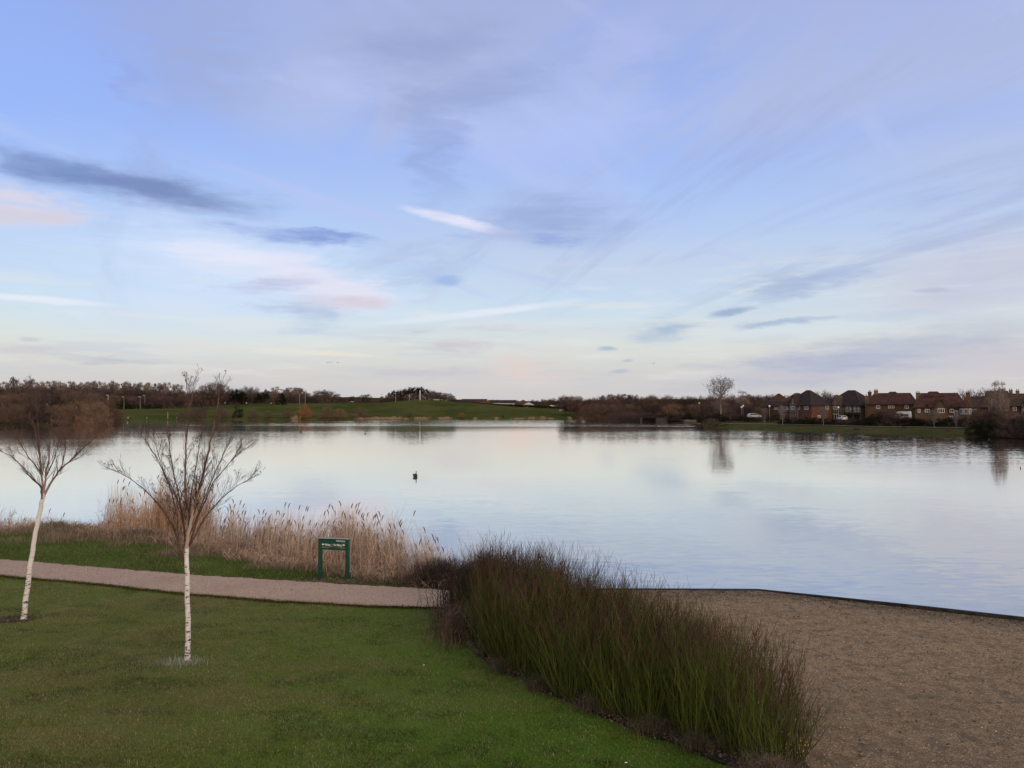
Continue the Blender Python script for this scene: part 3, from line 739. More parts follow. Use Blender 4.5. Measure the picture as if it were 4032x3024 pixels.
# ------------------------------------------------------------------ dogwood bed and brambles
BEDF = [(-1.0, 20.6), (-.6, 17.9), (.83, 15.6), (2.31, 13.9), (3.31, 12.95), (4.0, 12.15)]
BEDB = [(-.55, 22.8), (.57, 22.4), (1.7, 20.8), (2.3, 19.0), (3.1, 17.4), (3.8, 16.2), (4.3, 15.0), (4.45, 13.8), (4.55, 12.8), (4.45, 12.2)]
def in_poly(x, y, poly):
    c = False; j = len(poly)-1
    for i in range(len(poly)):
        xi, yi = poly[i]; xj, yj = poly[j]
        if (yi > y) != (yj > y) and x < (xj-xi)*(y-yi)/(yj-yi)+xi: c = not c
        j = i
    return c
BED = BEDF+BEDB[::-1]
def soil_bed():
    n = 40; a = resample([Vector((x-.10, y-.05, 0)) for x, y in BEDF+[(4.3, 11.4)]], n); b = resample([Vector((x+.15, y, 0)) for x, y in BEDB], n)
    V = []
    for p, q in zip(a, b):
        for k in range(5):
            v = p.lerp(q, k/4); V.append((v.x+(rnd.uniform(-.1, .1) if k == 0 else 0), v.y+(rnd.uniform(-.1, .1) if k == 0 else 0), .055 if 0 < k < 4 else .018))
    tag(link('soil_bed', np_mesh('soil_bed', V, [(i*5+k, (i+1)*5+k, (i+1)*5+k+1, i*5+k+1) for i in range(n-1) for k in range(4)], M['soil'])), kind='structure')
soil_bed()
def dogwood():
    root = empty('dogwood_bed', (1.8, 17, 0), 0, 'long bed of bare dogwood shrubs, green stems with dark red tips, beside the gravel yard', 'shrub bed')
    # plant stools, each throwing a sheaf of stems
    st = []; tries = 0
    while len(st) < 300 and tries < 40000:
        tries += 1; x = rnd.uniform(-1.5, 5); y = rnd.uniform(10, 23)
        if in_poly(x, y, BED) and all((x-a)**2+(y-b)**2 > .11 for a, b in st): st.append((x, y))
    P = []; Rr = []; T = []; PT = []; RT = []; TT = []
    S = 6; t = np.linspace(0, 1, S)
    grn = np.array([.068, .092, .015]); red = np.array([.070, .030, .030]); olive = np.array([.050, .034, .024])
    for x, y in st:
        n = rnd.randint(34, 46); hk = rnd.uniform(.84, 1.12)
        br = smooth01((x-4.0)/.6)*.7 + smooth01((y-20.3)/1.8)*.85+smooth01((.6-x)/1.3)*.3   # browner ends of the bed
        br = min(1, br)
        for _ in range(n):
            a = rnd.uniform(0, 6.283); sp = min(.55, abs(rnd.gauss(0, .27))); h = hk*(.7+1.12*rnd.random()**.6)*(1+.14*(float(fnoise(x*.9, y*.9))-.5)*2)
            if y > 20.5: h *= 1.06
            h *= 1-.28*smooth01((14.2-y)/2)*smooth01((x-3.2)/1.0)-.12*smooth01((x-3.9)/.5)
            dx, dy = math.cos(a)*sp*h, math.sin(a)*sp*h
            if x > 4.0: dx += .06*h
            bx, by = x+math.cos(a)*rnd.uniform(0, .12), y+math.sin(a)*rnd.uniform(0, .12)
            w1, w2 = rnd.gauss(0, .04), rnd.gauss(0, .04)
            pts = np.stack([bx+dx*t**.8+w1*np.sin(t*5), by+dy*t**.8+w2*np.sin(t*5+1), .02+h*t-.1*sp*h*t*t], 1)
            P.append(pts); r = rnd.uniform(.0045, .0078); Rr.append(r*(1-.72*t))
            k = rnd.uniform(.45, 1.6); s0 = rnd.uniform(.68, .92)
            f = np.clip((t-s0)/.25, 0, 1)[:, None]; cc = (grn*(1-br)+olive*.9*br)*(1-f)+red*f; T.append(cc*k)
            for q in range(rnd.randint(3, 6)):                      # side twigs near the top
                tt = rnd.uniform(.38, .95); b0 = np.array([np.interp(tt, t, pts[:, i]) for i in range(3)])
                a2 = rnd.uniform(0, 6.283); L = rnd.uniform(.12, .38)
                d = np.array([math.cos(a2)*.6+dx/h*.5, math.sin(a2)*.6+dy/h*.5, 1.0]); d /= np.linalg.norm(d)
                PT.append(np.stack([b0, b0+d*L*.5, b0+d*L+np.array([0, 0, .03])])); RT.append([r*.5, r*.4, r*.22])
                c2 = red if tt > s0 else grn*(1-br)+olive*br; TT.append(np.repeat((c2*k)[None, :], 3, 0))
    nb = NB(); nb.strands(np.array(P)-np.array([1.8, 17, 0]), np.array(Rr), 3, np.array(T))
    o = link('stems', nb.mesh('dogwood_stems', M['stem']), root); tag(o, kind='stuff')
    nb = NB(); nb.strands(np.array(PT)-np.array([1.8, 17, 0]), np.array(RT), 3, np.array(TT))
    o = link('twigs', nb.mesh('dogwood_twigs', M['stem']), root); tag(o, kind='stuff')
dogwood()
def thicket(name, cx, cy, rx, ry, h, n, cols, label, cat='bramble', lean=.7, thick=.006):
    """arching tangled stems"""
    S = 6; t = np.linspace(0, 1, S)
    a = rng.random(n)*6.283; q = np.minimum(1.5, np.abs(rng.normal(0, .55, n))); X = cx+rx*q*np.cos(a); Y = cy+ry*q*np.sin(a)
    hh = h*(.35+.65*rng.random(n))*(1-.3*q); b = rng.random(n)*6.283; L = hh*lean*(rng.random(n)*1.2)
    P = np.zeros((n, S, 3)); P[:, :, 0] = X[:, None]+np.cos(b)[:, None]*L[:, None]*t**1.3; P[:, :, 1] = Y[:, None]+np.sin(b)[:, None]*L[:, None]*t**1.3
    Z = np.array([max(znear(u, v), WATER-.1) for u, v in zip(X, Y)])
    P[:, :, 2] = Z[:, None]+hh[:, None]*np.sin(t*(1.6+.7*rng.random(n)[:, None]))
    P += rng.normal(0, .025*h, P.shape)*t[None, :, None]
    k = rng.integers(0, len(cols), n); T = (np.array(cols)[k]*(rng.random((n, 1))*.8+.5))[:, None, :]*np.ones((1, S, 1))
    nb = NB(); nb.strands(P, np.abs(rng.normal(thick, thick*.25, n))[:, None]*(1-.7*t)[None, :], 3, T)
    m = n*3; i = rng.integers(0, n, m); j = rng.integers(1, S, m); p0 = P[i, j]; d = rng.normal(0, 1, (m, 3)); d[:, 2] = np.abs(d[:, 2])*.9+.2
    d /= np.linalg.norm(d, axis=1, keepdims=True); LL = (.08+.2*rng.random(m))*(h**.5)
    PP = np.stack([p0, p0+d*LL[:, None]], 1); nb.strands(PP, np.array([.45, .2])[None, :]*thick*np.ones((m, 1)), 3, T[i][:, :2])
    return tag(link(name, nb.mesh(name, M['stem'])), label, cat)
dk = [(.045, .030, .026), (.07, .045, .035), (.03, .022, .02)]; st_ = [(.22, .165, .11), (.13, .095, .065)]
thicket('bramble_thicket', -1.15, 21.7, .95, 1.5, 1.5, 1100, dk+[(.09, .06, .05)], 'dark red-brown bramble tangle at the left end of the dogwood bed', 'bramble')
thicket('bramble_thicket', -2.3, 25.6, 1.35, .9, 1.05, 900, dk+[(.10, .075, .045)], 'low brown bramble mound on the bank right of the sign', 'bramble')
thicket('bramble_thicket', -.6, 24.6, 1.0, .7, 1.2, 500, dk, 'dark twiggy bramble by the water behind the dogwood bed', 'bramble')
thicket('dead_grass_clump', -1.35, 19.6, .55, 1.2, .75, 700, st_+[(.06, .045, .035)], 'straw coloured dead grass at the left foot of the dogwood bed', 'dead grass')
thicket('dead_grass_clump', 3.75, 11.75, .75, .5, .5, 700, st_+[(.09, .07, .06)], 'dead grass and thin stalks at the near foot of the dogwood bed', 'dead grass', thick=.004)
thicket('bramble_thicket', -28.5, 39.0, 3.0, 1.0, 1.7, 1300, [(.06, .045, .035), (.09, .07, .05), (.04, .04, .03)], 'dark scrub on the bank at the left edge of the photograph', 'bramble', thick=.010)
thicket('dead_grass_clump', -20.5, 36.2, 2.6, .8, .6, 1200, [(.34, .27, .20), (.26, .20, .14), (.14, .11, .08)], 'pale dead grass mound on the bank behind the left birch', 'dead grass', thick=.007)
thicket('dead_grass_clump', -15.6, 34.2, 2.6, .9, .55, 1200, [(.34, .27, .20), (.24, .18, .13), (.13, .10, .08)], 'pale dead grass below the tallest reeds', 'dead grass', thick=.007)
thicket('dead_grass_clump', -11.2, 32.6, 2.2, .7, .5, 900, [(.34, .27, .20), (.24, .18, .13), (.13, .10, .08)], 'pale dead grass on the bank right of the right birch', 'dead grass', thick=.006)
for (x_, y_) in [(-.2, 16.9), (.55, 15.85), (1.5, 14.75), (2.4, 13.75), (3.0, 13.1)]:
    thicket('dead_grass_clump', x_, y_, .5, .28, .34, 260, [(.15, .115, .075), (.09, .07, .05), (.06, .075, .03)], 'low dead grass clump between the lawn and the dogwood stems', 'dead grass', thick=.003)['group'] = 'dead grass clumps along the dogwood bed'
# leaf litter along the foot of the bed and on the yard
def flecks(name, pts, size, cols, label, cat):
    N = len(pts); P = np.array(pts); a = rng.random(N)*6.283; s = size*(.5+rng.random(N)); el = .5+.5*rng.random(N)
    u = np.stack([np.cos(a), np.sin(a), rng.normal(0, .25, N)], 1)*s[:, None]; v = np.stack([-np.sin(a), np.cos(a), rng.normal(0, .35, N)], 1)*(s*el)[:, None]
    up = np.stack([0*a, 0*a, s*.5], 1)
    V = np.stack([P-u, P-v, P+u, P+v, P+up], 1).reshape(-1, 3)
    b = np.arange(N)[:, None]*5; Fq = np.concatenate([b+np.array([[0, 1, 4]]), b+np.array([[1, 2, 4]]), b+np.array([[2, 3, 4]]), b+np.array([[3, 0, 4]])])
    c = np.array(cols)[rng.integers(0, len(cols), N)]*(rng.random((N, 1))*.7+.6)
    return tag(link(name, np_mesh(name, V, Fq, M['blade'], np.repeat(c[:, None, :], 5, 1).reshape(-1, 3))), label, cat, kind='stuff')
pts = []
for _ in range(2600):
    y = rnd.uniform(10, 22); x = bed_front(y)+rnd.gauss(.18, .16); pts.append((x, y, .05))
flecks('leaf_litter', pts, .022, [(.11, .08, .055), (.07, .05, .035), (.19, .15, .11), (.04, .03, .022)], 'dead leaves and twigs along the lawn side of the dogwood bed', 'leaf litter')
pts = []
for _ in range(42000):
    y = 7+rnd.random()**1.1*17; x = rnd.uniform(2, 17)
    if y < edge_y(x)-.1 and x > float(np.interp(-y, [-b for a, b in BEDMID], [a for a, b in BEDMID])): pts.append((x, y, .05))
flecks('gravel', pts, .011, [(.40, .31, .22), (.24, .17, .11), (.08, .06, .045), (.55, .46, .36), (.30, .21, .14), (.12, .09, .06)], 'loose tan pebbles scattered over the gravel yard', 'gravel')
pts = []
for _ in range(2600):
    y = rnd.uniform(9, 24); x = rnd.uniform(3, 16)
    if rnd.random() < .55: y = edge_y(x)-abs(rnd.gauss(.3, .5))-.1
    if y < edge_y(x)-.1 and x > float(np.interp(-y, [-b for a, b in BEDMID], [a for a, b in BEDMID])): pts.append((x, y, .05))
flecks('yard_debris', pts, .022, [(.07, .055, .04), (.12, .09, .06), (.05, .045, .03), (.28, .22, .15), (.06, .075, .03)], 'dark twigs, leaves and weeds strewn on the gravel yard along its edging', 'debris')
pts = []
for _ in range(9000):
    x = rnd.uniform(-21, -1); a, b = path_y(x); pts.append((x, rnd.uniform(a, b), .075))
flecks('path_gravel', pts, .010, [(.45, .34, .28), (.30, .21, .17), (.14, .10, .08), (.60, .48, .40)], 'loose pinkish gravel on the lakeside path', 'gravel')
pts = [(rnd.gauss(-5.75, .8), 25.55+rnd.gauss(0, .22), .03) for _ in range(1500)]
flecks('worn_earth', pts, .03, [(.12, .08, .055), (.20, .14, .10), (.07, .05, .035)], 'brown dead grass trampled beneath the green sign', 'dead grass')
# pale bits on the lawn
wl = mat('bleached litter', (.75, .75, .72), .8, .05)
for i, (px, py, lab) in enumerate([(964, 1349, 'white scrap at the left end of the dogwood bed'), (1308, 1527, 'white scrap on the soil below the middle of the dogwood bed'),
        (1352, 1648, 'small pale scrap on the lawn near the bottom of the photograph'), (915, 1437, 'tiny pale scrap on the lawn just left of the dogwood bed')]):
    p = gp(px*K, py*K, .03); m_ = MB()
    m_.poly([(-.05, -.02, 0), (0, -.035, .012), (.055, -.01, .0), (.04, .03, .022), (-.03, .03, .008), (0, 0, .035)], [(0, 1, 5), (1, 2, 5), (2, 3, 5), (3, 4, 5), (4, 0, 5), (4, 3, 2, 1, 0)])
    o = m_.build('litter', wl, None, loc=p); tag(o, lab, 'litter', 'pale scraps of litter')
    if i > 1: o.scale = (.45, .45, .45)
# small orange leaved sapling at the bottom
def sapling():
    p = gp(1728*K, 1652*K, 0); root = empty('orange_sapling', p, 0, 'small sapling with pale orange leaves at the near end of the dogwood bed', 'sapling')
    nb = NB(); L = []; 
    for k in range(9):
        a = rnd.uniform(0, 6.28); tip = Vector((math.cos(a)*rnd.uniform(.05, .26), math.sin(a)*.15, rnd.uniform(.2, .48)))
        nb.tube([(0, 0, 0), tip*.5+Vector((0, 0, .03)), tip], [.006, .004, .002], 5)
        for q in range(9): L.append(tip*rnd.uniform(.45, 1.05)+Vector((rnd.gauss(0, .03), rnd.gauss(0, .03), rnd.gauss(0, .03))))
    link('stem', nb.mesh('sapling_stem', M['bark']), root)
    V = []; Q = []
    for l in L:
        n = len(V); d = Vector((rnd.gauss(0, .5), rnd.gauss(0, .5), rnd.uniform(.3, 1))).normalized(); u = d.orthogonal().normalized()*.012; s = rnd.uniform(.03, .05)
        V += [tuple(l), tuple(l+d*s*.5+u), tuple(l+d*s), tuple(l+d*s*.5-u)]; Q.append((n, n+1, n+2, n+3))
    o = link('leaves', np_mesh('sapling_leaves', V, Q, mat('orange leaves', (.72, .42, .16), .8, .25, 30)), root); tag(o, kind='stuff')
sapling()

# ------------------------------------------------------------------ sign
def sign():
    a = gp(691*K, 1250*K, 0); b = gp(751*K, 1253*K, 0)
    c = (a+b)/2; ang = math.atan2(b.y-a.y, b.x-a.x); Wd = (b-a).length+.085
    root = empty('lakeside_sign', (c.x, c.y, 0), ang, 'dark green two-post board sign reading Fishing and No fishing beside the gravel path', 'sign')
    g_ = mat('dark green paint', (.004, .062, .042), .45, .12, 9, spec=.4); wh = mat('white lettering', (.82, .84, .8), .6, .03); gr = mat('grey lettering', (.25, .33, .30), .6, .05)
    top = 1.32; hb = .37
    for s in (-1, 1):
        x = s*(Wd/2-.055); MB().box(x-.055, x+.055, -.055, .055, -.1, top-.012).build('post', g_, root, bevel=.006)
    bd = MB().box(-Wd/2+.109, Wd/2-.109, -.040, .040, top-hb, top-.012).build('board', g_, root, bevel=.004)
    MB().box(-Wd/2-.004, Wd/2+.004, -.062, .062, top-.010, top+.004).build('top_cap', mat('weathered pale cap', (.30, .36, .34), .6, .2, 10), root, bevel=.003)
    def text(s, x, z, size, m, align='LEFT', bold=0.0, name='lettering'):
        cu = bpy.data.curves.new(name, 'FONT'); cu.body = s; cu.size = size; cu.align_x = align; cu.extrude = .002; cu.offset = bold
        o = bpy.data.objects.new(name, cu); C.objects.link(o); bpy.context.view_layer.update()
        me = bpy.data.meshes.new_from_object(o.evaluated_get(bpy.context.evaluated_depsgraph_get())); C.objects.unlink(o)
        me.materials.clear(); me.materials.append(m)
        q = link(name, me, bd); q.location = (x, -.0425, z); q.rotation_euler = (math.pi/2, 0, 0); q.scale = (.72 if name == 'lettering' else .9, 1, 1); return q
    z0 = top-.235
    text('Fishing', -.293, z0, .094, wh, bold=.0015); text('|', -.045, z0, .094, wh, 'CENTER', .001); q_ = text('No fishing', .285, z0, .094, wh, 'RIGHT', bold=.0015)
    text('TheParksTrust', .41, top-.092, .060, wh, 'RIGHT', .001, 'logo')
    MB().box(.27, .41, -.0425, -.0405, top-.128, top-.118).build('small_print', gr, bd)
    zb = top-.272; MB().box(-.41, .41, -.0425, -.0405, zb, zb+.005).build('rule_line', gr, bd)
    for x0_, x1_, zz_ in ((-.41, -.15, .014), (-.41, -.17, .030), (.18, .41, .014), (.20, .41, .030)): MB().box(x0_, x1_, -.0425, -.0405, zb-zz_-.006, zb-zz_).build('small_print', gr, bd)
    for s in (-1, 1):
        m_ = MB(); x = s*.40; zc = z0+.037
        pts = [(x, zc), (x-s*.038, zc+.038), (x-s*.038, zc+.015), (x-s*.085, zc+.015), (x-s*.085, zc-.015), (x-s*.038, zc-.015), (x-s*.038, zc-.038)]
        m_.poly([(p, -.0445, q) for p, q in pts]+[(p, -.0402, q) for p, q in pts], [tuple(range(7)), tuple(range(13, 6, -1))]+[(i, (i+1) % 7, 7+(i+1) % 7, 7+i) for i in range(7)])
        m_.build('arrow', wh, bd)
sign()

# ------------------------------------------------------------------ birches
def birch_bark():
    m, g, bs = new_mat('white birch bark')
    tc = g.n('ShaderNodeTexCoord').outputs['Object']
    n1 = g.noise(g.mapping(tc, sca=(6, 6, 19)), 1.0, 6, .75).outputs[0]; n2 = g.noise(g.mapping(tc, sca=(9, 9, 60)), 1.0, 3, .6).outputs[0]
    sep = g.n('ShaderNodeSeparateXYZ'); g.L(tc, sep.inputs[0])
    thr = g.rng(sep.outputs[2], 0, 2.2, .50, .60, False)
    f = g.rng(g.math('SUBTRACT', n1, thr), 0, .03); f2 = g.math('MULTIPLY', g.rng(g.math('SUBTRACT', n2, g.rng(sep.outputs[2], 0, 1.8, 0, .12, False)), .56, .62), .8)
    c = g.mix(g.noise(tc, 3, 3).outputs[0], (.86, .83, .80), (.62, .58, .55))
    c = g.mix(f2, c, (.16, .12, .10)); c = g.mix(f, c, (.055, .045, .04))
    up = g.rng(sep.outputs[2], 2.6, 4.6, 0, .75); c = g.mix(up, c, (.22, .13, .10))
    g.L(c, bs.inputs['Base Color']); bs.inputs['Roughness'].default_value = .8
    return m
M['birch'] = birch_bark()
M['birchtwig'] = mat('dark birch twigs', (.115, .070, .060), .85, .2, 3, spec=.2)
def limb_bark():
    m, g, bs = new_mat('birch limb bark'); tc = g.n('ShaderNodeTexCoord').outputs['Object']; sep = g.n('ShaderNodeSeparateXYZ'); g.L(tc, sep.inputs[0])
    c = g.mix(g.noise(tc, 9, 4, .6).outputs[0], (.30, .20, .16), (.60, .48, .41)); c = g.mix(g.rng(sep.outputs[2], 2.9, 4.4), c, (.15, .085, .07))
    g.L(c, bs.inputs['Base Color']); bs.inputs['Roughness'].default_value = .85; return m
M['birchlimb'] = limb_bark()
def birch(name, label, bx, by, D0, stems, n_mid, seed, spreadlimit):
    """stems: list of (list of picture points relative to the tree plane, r0, r1, depth offset)"""
    r_ = random.Random(seed)
    base = gp(bx*K, by*K, 0); root = empty(name, base, 0, label, 'tree', 'young birches on the lawn')
    Y0 = base.y
    trunk = NB(); twigs = NB(); limbs = NB(); tips = []
    def W(px, py, dy): p = at(px*K, py*K, Y0+dy); return p-base
    def sub(p, d, L, r, depth):
        n = 5; pts = [p]; dd = d.copy()
        for i in range(n):
            dd = (dd+Vector((r_.gauss(0, .10), r_.gauss(0, .10), .05))).normalized(); pts.append(pts[-1]+dd*L/n)
        twigs.tube(pts, [max(.0016, r*(1-.6*i/n)) for i in range(n+1)], 4 if depth < 2 else 3)
        if depth >= 3 or L < .10: tips.append((pts[-1], dd)); return
        k = r_.randint(3, 4) if depth == 0 else r_.randint(2, 4)
        for _ in range(k):
            t = r_.uniform(.22, .92); i = int(t*n); q = pts[i].lerp(pts[i+1], t*n-i); loc = (pts[i+1]-pts[i]).normalized()
            ax = Vector((r_.gauss(0, 1), r_.gauss(0, 1), r_.gauss(0, .4))); ax = (ax-loc*ax.dot(loc)).normalized()
            nd = (loc*math.cos(.55)+ax*math.sin(r_.uniform(.35, .75))).normalized(); nd.z += .12; nd.normalize()
            sub(q, nd, L*r_.uniform(.45, .72)*(1.05-.35*t), max(.0019, r*.62*(1-.35*t)), depth+1)
    for pts, r0, r1, dys, kind, nb_ in stems:
        P = [W(x, y, dy) for (x, y), dy in zip(pts, dys)]
        if kind == 'trunk': P[0].z = -.05
        Q = []
        for i in range(len(P)-1):
            for s in range(5): Q.append(P[i].lerp(P[i+1], s/5)+Vector((r_.gauss(0, .006), r_.gauss(0, .006), 0)))
        Q.append(P[-1]); n = len(Q)
        rr = [r0+(r1-r0)*(i/(n-1))**.9 for i in range(n)]
        if kind == 'trunk': rr[0] *= 1.25; rr[1] *= 1.06
        (trunk if kind == 'trunk' else limbs if kind == 'limb' else twigs).tube(Q, rr, 10 if kind == 'trunk' else 6)
        if kind != 'trunk':
            for _ in range(int(nb_*2.2)):
                t = r_.uniform(.14, .98); f = t*(n-1); i = min(int(f), n-2); q = Q[i].lerp(Q[i+1], f-i); loc = (Q[i+1]-Q[i]).normalized()
                ax = Vector((r_.gauss(0, 1), r_.gauss(0, 1), r_.gauss(0, .5))); ax = (ax-loc*ax.dot(loc)).normalized(); th = r_.uniform(.22, .6)
                nd = (loc*math.cos(th)+ax*math.sin(th)); nd.z += .15; nd.normalize()
                sub(q, nd, r_.uniform(.55, 1.1)*spreadlimit*(1.15-.6*t), max(.0038, rr[i]*.30), 1)
    link('trunk', trunk.mesh('birch_trunk', M['birch'], True), root)
    cr = link('crown', limbs.mesh('birch_limbs', M['birchlimb'], True), root); link('twigs', twigs.mesh('birch_twigs', M['birchtwig'], True), cr)
    # catkins at some tips
    cb = NB()
    sel = [t for t in tips if r_.random() < .10]
    for p, d in sel:
        for s in (-1, 1): 
            e = p+Vector((s*.02+r_.gauss(0, .006), 0, r_.uniform(-.03, .04))); cb.tube([p, p.lerp(e, .5), e], [.004, .007, .003], 5)
    if sel: tag(link('catkins', cb.mesh('birch_catkins', M['birchtwig']), cr), kind='stuff')
    return root
birch('birch_tree', 'young white-barked birch with a dense crown, the straight right one of the two', 405, 1427, 17.7, [
    ([(405,1427), (406,1340), (405,1270), (404,1215), (403,1180)], .060, .046, [0,0,0,0,0], 'trunk', 0),
    ([(403,1185), (408,1150), (420,1090), (436,1035), (452,970), (465,905), (474,850), (478,822)], .045, .006, [0,-.05,-.1,-.2,-.25,-.3,-.3,-.3], 'limb', 20),
    ([(403,1180), (404,1120), (400,1040), (402,950), (408,880), (420,835)], .034, .004, [0,.1,.15,.2,.2,.25], 'limb', 17),
    ([(402,1185), (396,1120), (382,1050), (368,980), (362,930)], .024, .004, [0,.15,.3,.4,.45], 'twig', 13),
    ([(403,1225), (392,1208), (386,1175), (372,1135), (345,1092), (310,1055), (278,1032), (240,1012)], .027, .003, [0,0,-.1,-.2,-.35,-.5,-.6,-.7], 'twig', 17),
    ([(386,1180), (384,1120), (370,1060), (345,1000), (318,955), (300,935)], .018, .003, [0,-.2,-.4,-.5,-.6,-.7], 'twig', 12),
    ([(408,1180), (430,1110), (462,1040), (495,1000), (520,975), (540,965)], .020, .003, [0,.2,.3,.4,.5,.5], 'twig', 14),
    ([(409,1180), (440,1120), (480,1075), (515,1048), (546,1030)], .017, .003, [0,-.2,-.4,-.5,-.6], 'twig', 11),
    ([(412,1150), (440,1080), (470,1010), (492,960), (505,935)], .018, .003, [0,-.25,-.4,-.5,-.6], 'twig', 12),
    ([(404,1160), (412,1080), (424,1000), (436,930), (440,880)], .018, .003, [0,.3,.5,.55,.6], 'twig', 12),
    ([(403,1160), (388,1090), (355,1020), (335,960), (330,940)], .016, .003, [0,.4,.7,.9,.95], 'twig', 11),
    ([(402,950), (412,890), (404,850), (403,808)], .008, .0025, [.2,.1,.1,.1], 'twig', 3),
    ([(408,880), (415,850), (421,818)], .006, .0025, [.2,.2,.2], 'twig', 2)], 0, 3, .62)
birch('birch_tree', 'young white birch leaning right with an open forked crown, left one of the two', 50, 1338, 21, [
    ([(50,1338), (57,1285), (66,1215), (77,1150), (90,1085), (95,1065)], .070, .048, [0,0,0,0,0,0], 'trunk', 0),
    ([(92,1080), (88,1050), (70,1035), (48,1008), (24,985), (0,974)], .028, .004, [0,-.1,-.2,-.3,-.4,-.5], 'twig', 9),
    ([(92,1075), (90,1030), (86,985), (78,940), (70,905)], .034, .005, [0,.1,.2,.2,.3], 'limb', 11),
    ([(94,1068), (98,1035), (106,990), (108,950), (112,900)], .030, .004, [0,.1,0,.1,.1], 'limb', 11),
    ([(95,1070), (110,1042), (130,1015), (160,988), (185,962), (205,945), (218,930)], .034, .004, [0,-.1,-.2,-.2,-.3,-.3,-.3], 'limb', 13),
    ([(130,1018), (140,980), (140,950), (148,918)], .015, .003, [-.2,-.1,0,0], 'twig', 7),
    ([(88,1020), (60,985), (40,950), (22,935)], .015, .003, [.1,.2,.3,.4], 'twig', 8),
    ([(100,1030), (120,985), (128,950), (130,915)], .014, .003, [.1,.3,.4,.5], 'twig', 8),
    ([(86,985), (84,940), (80,890), (74,850), (60,818)], .010, .0025, [.2,.1,.1,.1,.1], 'twig', 5)], 0, 8, .62)

# ------------------------------------------------------------------ far trees: prototypes
def env_point(kind, r_):
    """random point in a crown envelope, unit height, trunk axis at x=y=0"""
    while True:
        x, y = r_.uniform(-1, 1), r_.uniform(-1, 1); z = r_.random()
        rr = math.hypot(x, y)
        if kind == 'round': 
            if rr < math.sqrt(max(0, 1-((z-.58)/.42)**2)) and z > .2: return x*.40, y*.40, z
        elif kind == 'vase':
            wd = min(1, .30+1.1*max(0, z-.28))*(1 if z < .86 else math.sqrt(max(0, 1-((z-.86)/.14)**2)))
            if rr < wd and z > .28: return x*.30, y*.30, z
        elif kind == 'poplar':
            if rr < math.sin(math.pi*min(1, max(0, (z-.12)/.88))**.8)*1.0 and z > .15: return x*.13, y*.13, z
        elif kind == 'scrub':
            if rr < math.sqrt(max(0, 1-z*z)): return x*.62, y*.62, z
        elif kind == 'oak':
            if rr < math.sqrt(max(0, 1-((z-.62)/.38)**2)) and z > .3: return x*.52, y*.52, z
def bare_proto(kind, seed, nclus, ntwig, tw, trunk_m, twig_m, leafy=0):
    r_ = random.Random(seed); g = np.random.default_rng(seed); Hh = 10.0
    tr = NB(); cr = NB(); top = .55 if kind in ('round', 'oak') else .8
    lean = (r_.gauss(0, .02), r_.gauss(0, .02))
    def ax(t): return Vector((lean[0]*t*Hh, lean[1]*t*Hh, t*Hh))
    if kind != 'scrub': tr.tube([ax(t)+Vector((0, 0, -.3 if t == 0 else 0)) for t in (0, .15, .35, top, top+.12)], [.028*Hh*.75, .02*Hh*.8, .014*Hh, .006*Hh, .002*Hh], 6)
    else:
        for k in range(6): tr.tube([(r_.gauss(0, .5), r_.gauss(0, .5), -.3), (r_.gauss(0, 1.3), r_.gauss(0, 1.3), 3.5), (r_.gauss(0, 2), r_.gauss(0, 2), 6.5)], [.09, .06, .02], 4)
    cs = []
    for _ in range(nclus):
        best = None
        for _t in range(6):
            p = env_point(kind, r_); d = min([sum((a-b)**2 for a, b in zip(p, q)) for q in cs] or [9])
            if best is None or d > best[0]: best = (d, p)
        cs.append(best[1])
    A = []; Bq = []
    for x, y, z in cs:
        p = Vector((x, y, z))*Hh
        if kind == 'scrub': s = Vector((x*.15, y*.15, 0))*Hh
        elif kind == 'poplar': s = ax(max(.08, z-.25))
        else: s = ax(min(top, max(.2, z-.38*math.hypot(x, y)*2-.08)))
        mid = s.lerp(p, .5)+Vector((0, 0, .03*Hh if kind != 'round' else .0))
        cr.tube([s, mid, p], [.05 if kind != 'poplar' else .03, .035, .012], 3)
        rad = {'round': .13, 'vase': .11, 'poplar': .06, 'scrub': .17, 'oak': .15}[kind]*Hh
        n = ntwig; d0 = (p-s).normalized()
        q = np.array(p)[None, :]+g.normal(0, rad*.42, (n, 3)); dirs = g.normal(0, .65, (n, 3))+np.array(d0)[None, :]*.75+np.array([0, 0, .55 if kind != 'poplar' else 1.8])[None, :]
        dirs /= np.linalg.norm(dirs, axis=1, keepdims=True); L = rad*(.35+.5*g.random(n))
        A.append(q-dirs*L[:, None]*.5); Bq.append(q+dirs*L[:, None]*.5)
    A = np.concatenate(A); Bq = np.concatenate(Bq); n = len(A)
    mid = (A+Bq)/2+g.normal(0, .06, (n, 3)); wd = tw*(.6+.8*g.random(n))
    A[:, 2] = np.maximum(A[:, 2], .02)
    if kind == 'scrub': Bq[:, 2] = np.maximum(Bq[:, 2], .05); mid[:, 2] = np.maximum(mid[:, 2], .03)
    cr.strands(np.stack([A, mid, Bq], 1), np.stack([wd, wd*.8, wd*.3], 1), 3)
    return tr.mesh('trunk_'+kind, trunk_m), cr.mesh('crown_'+kind, twig_m)
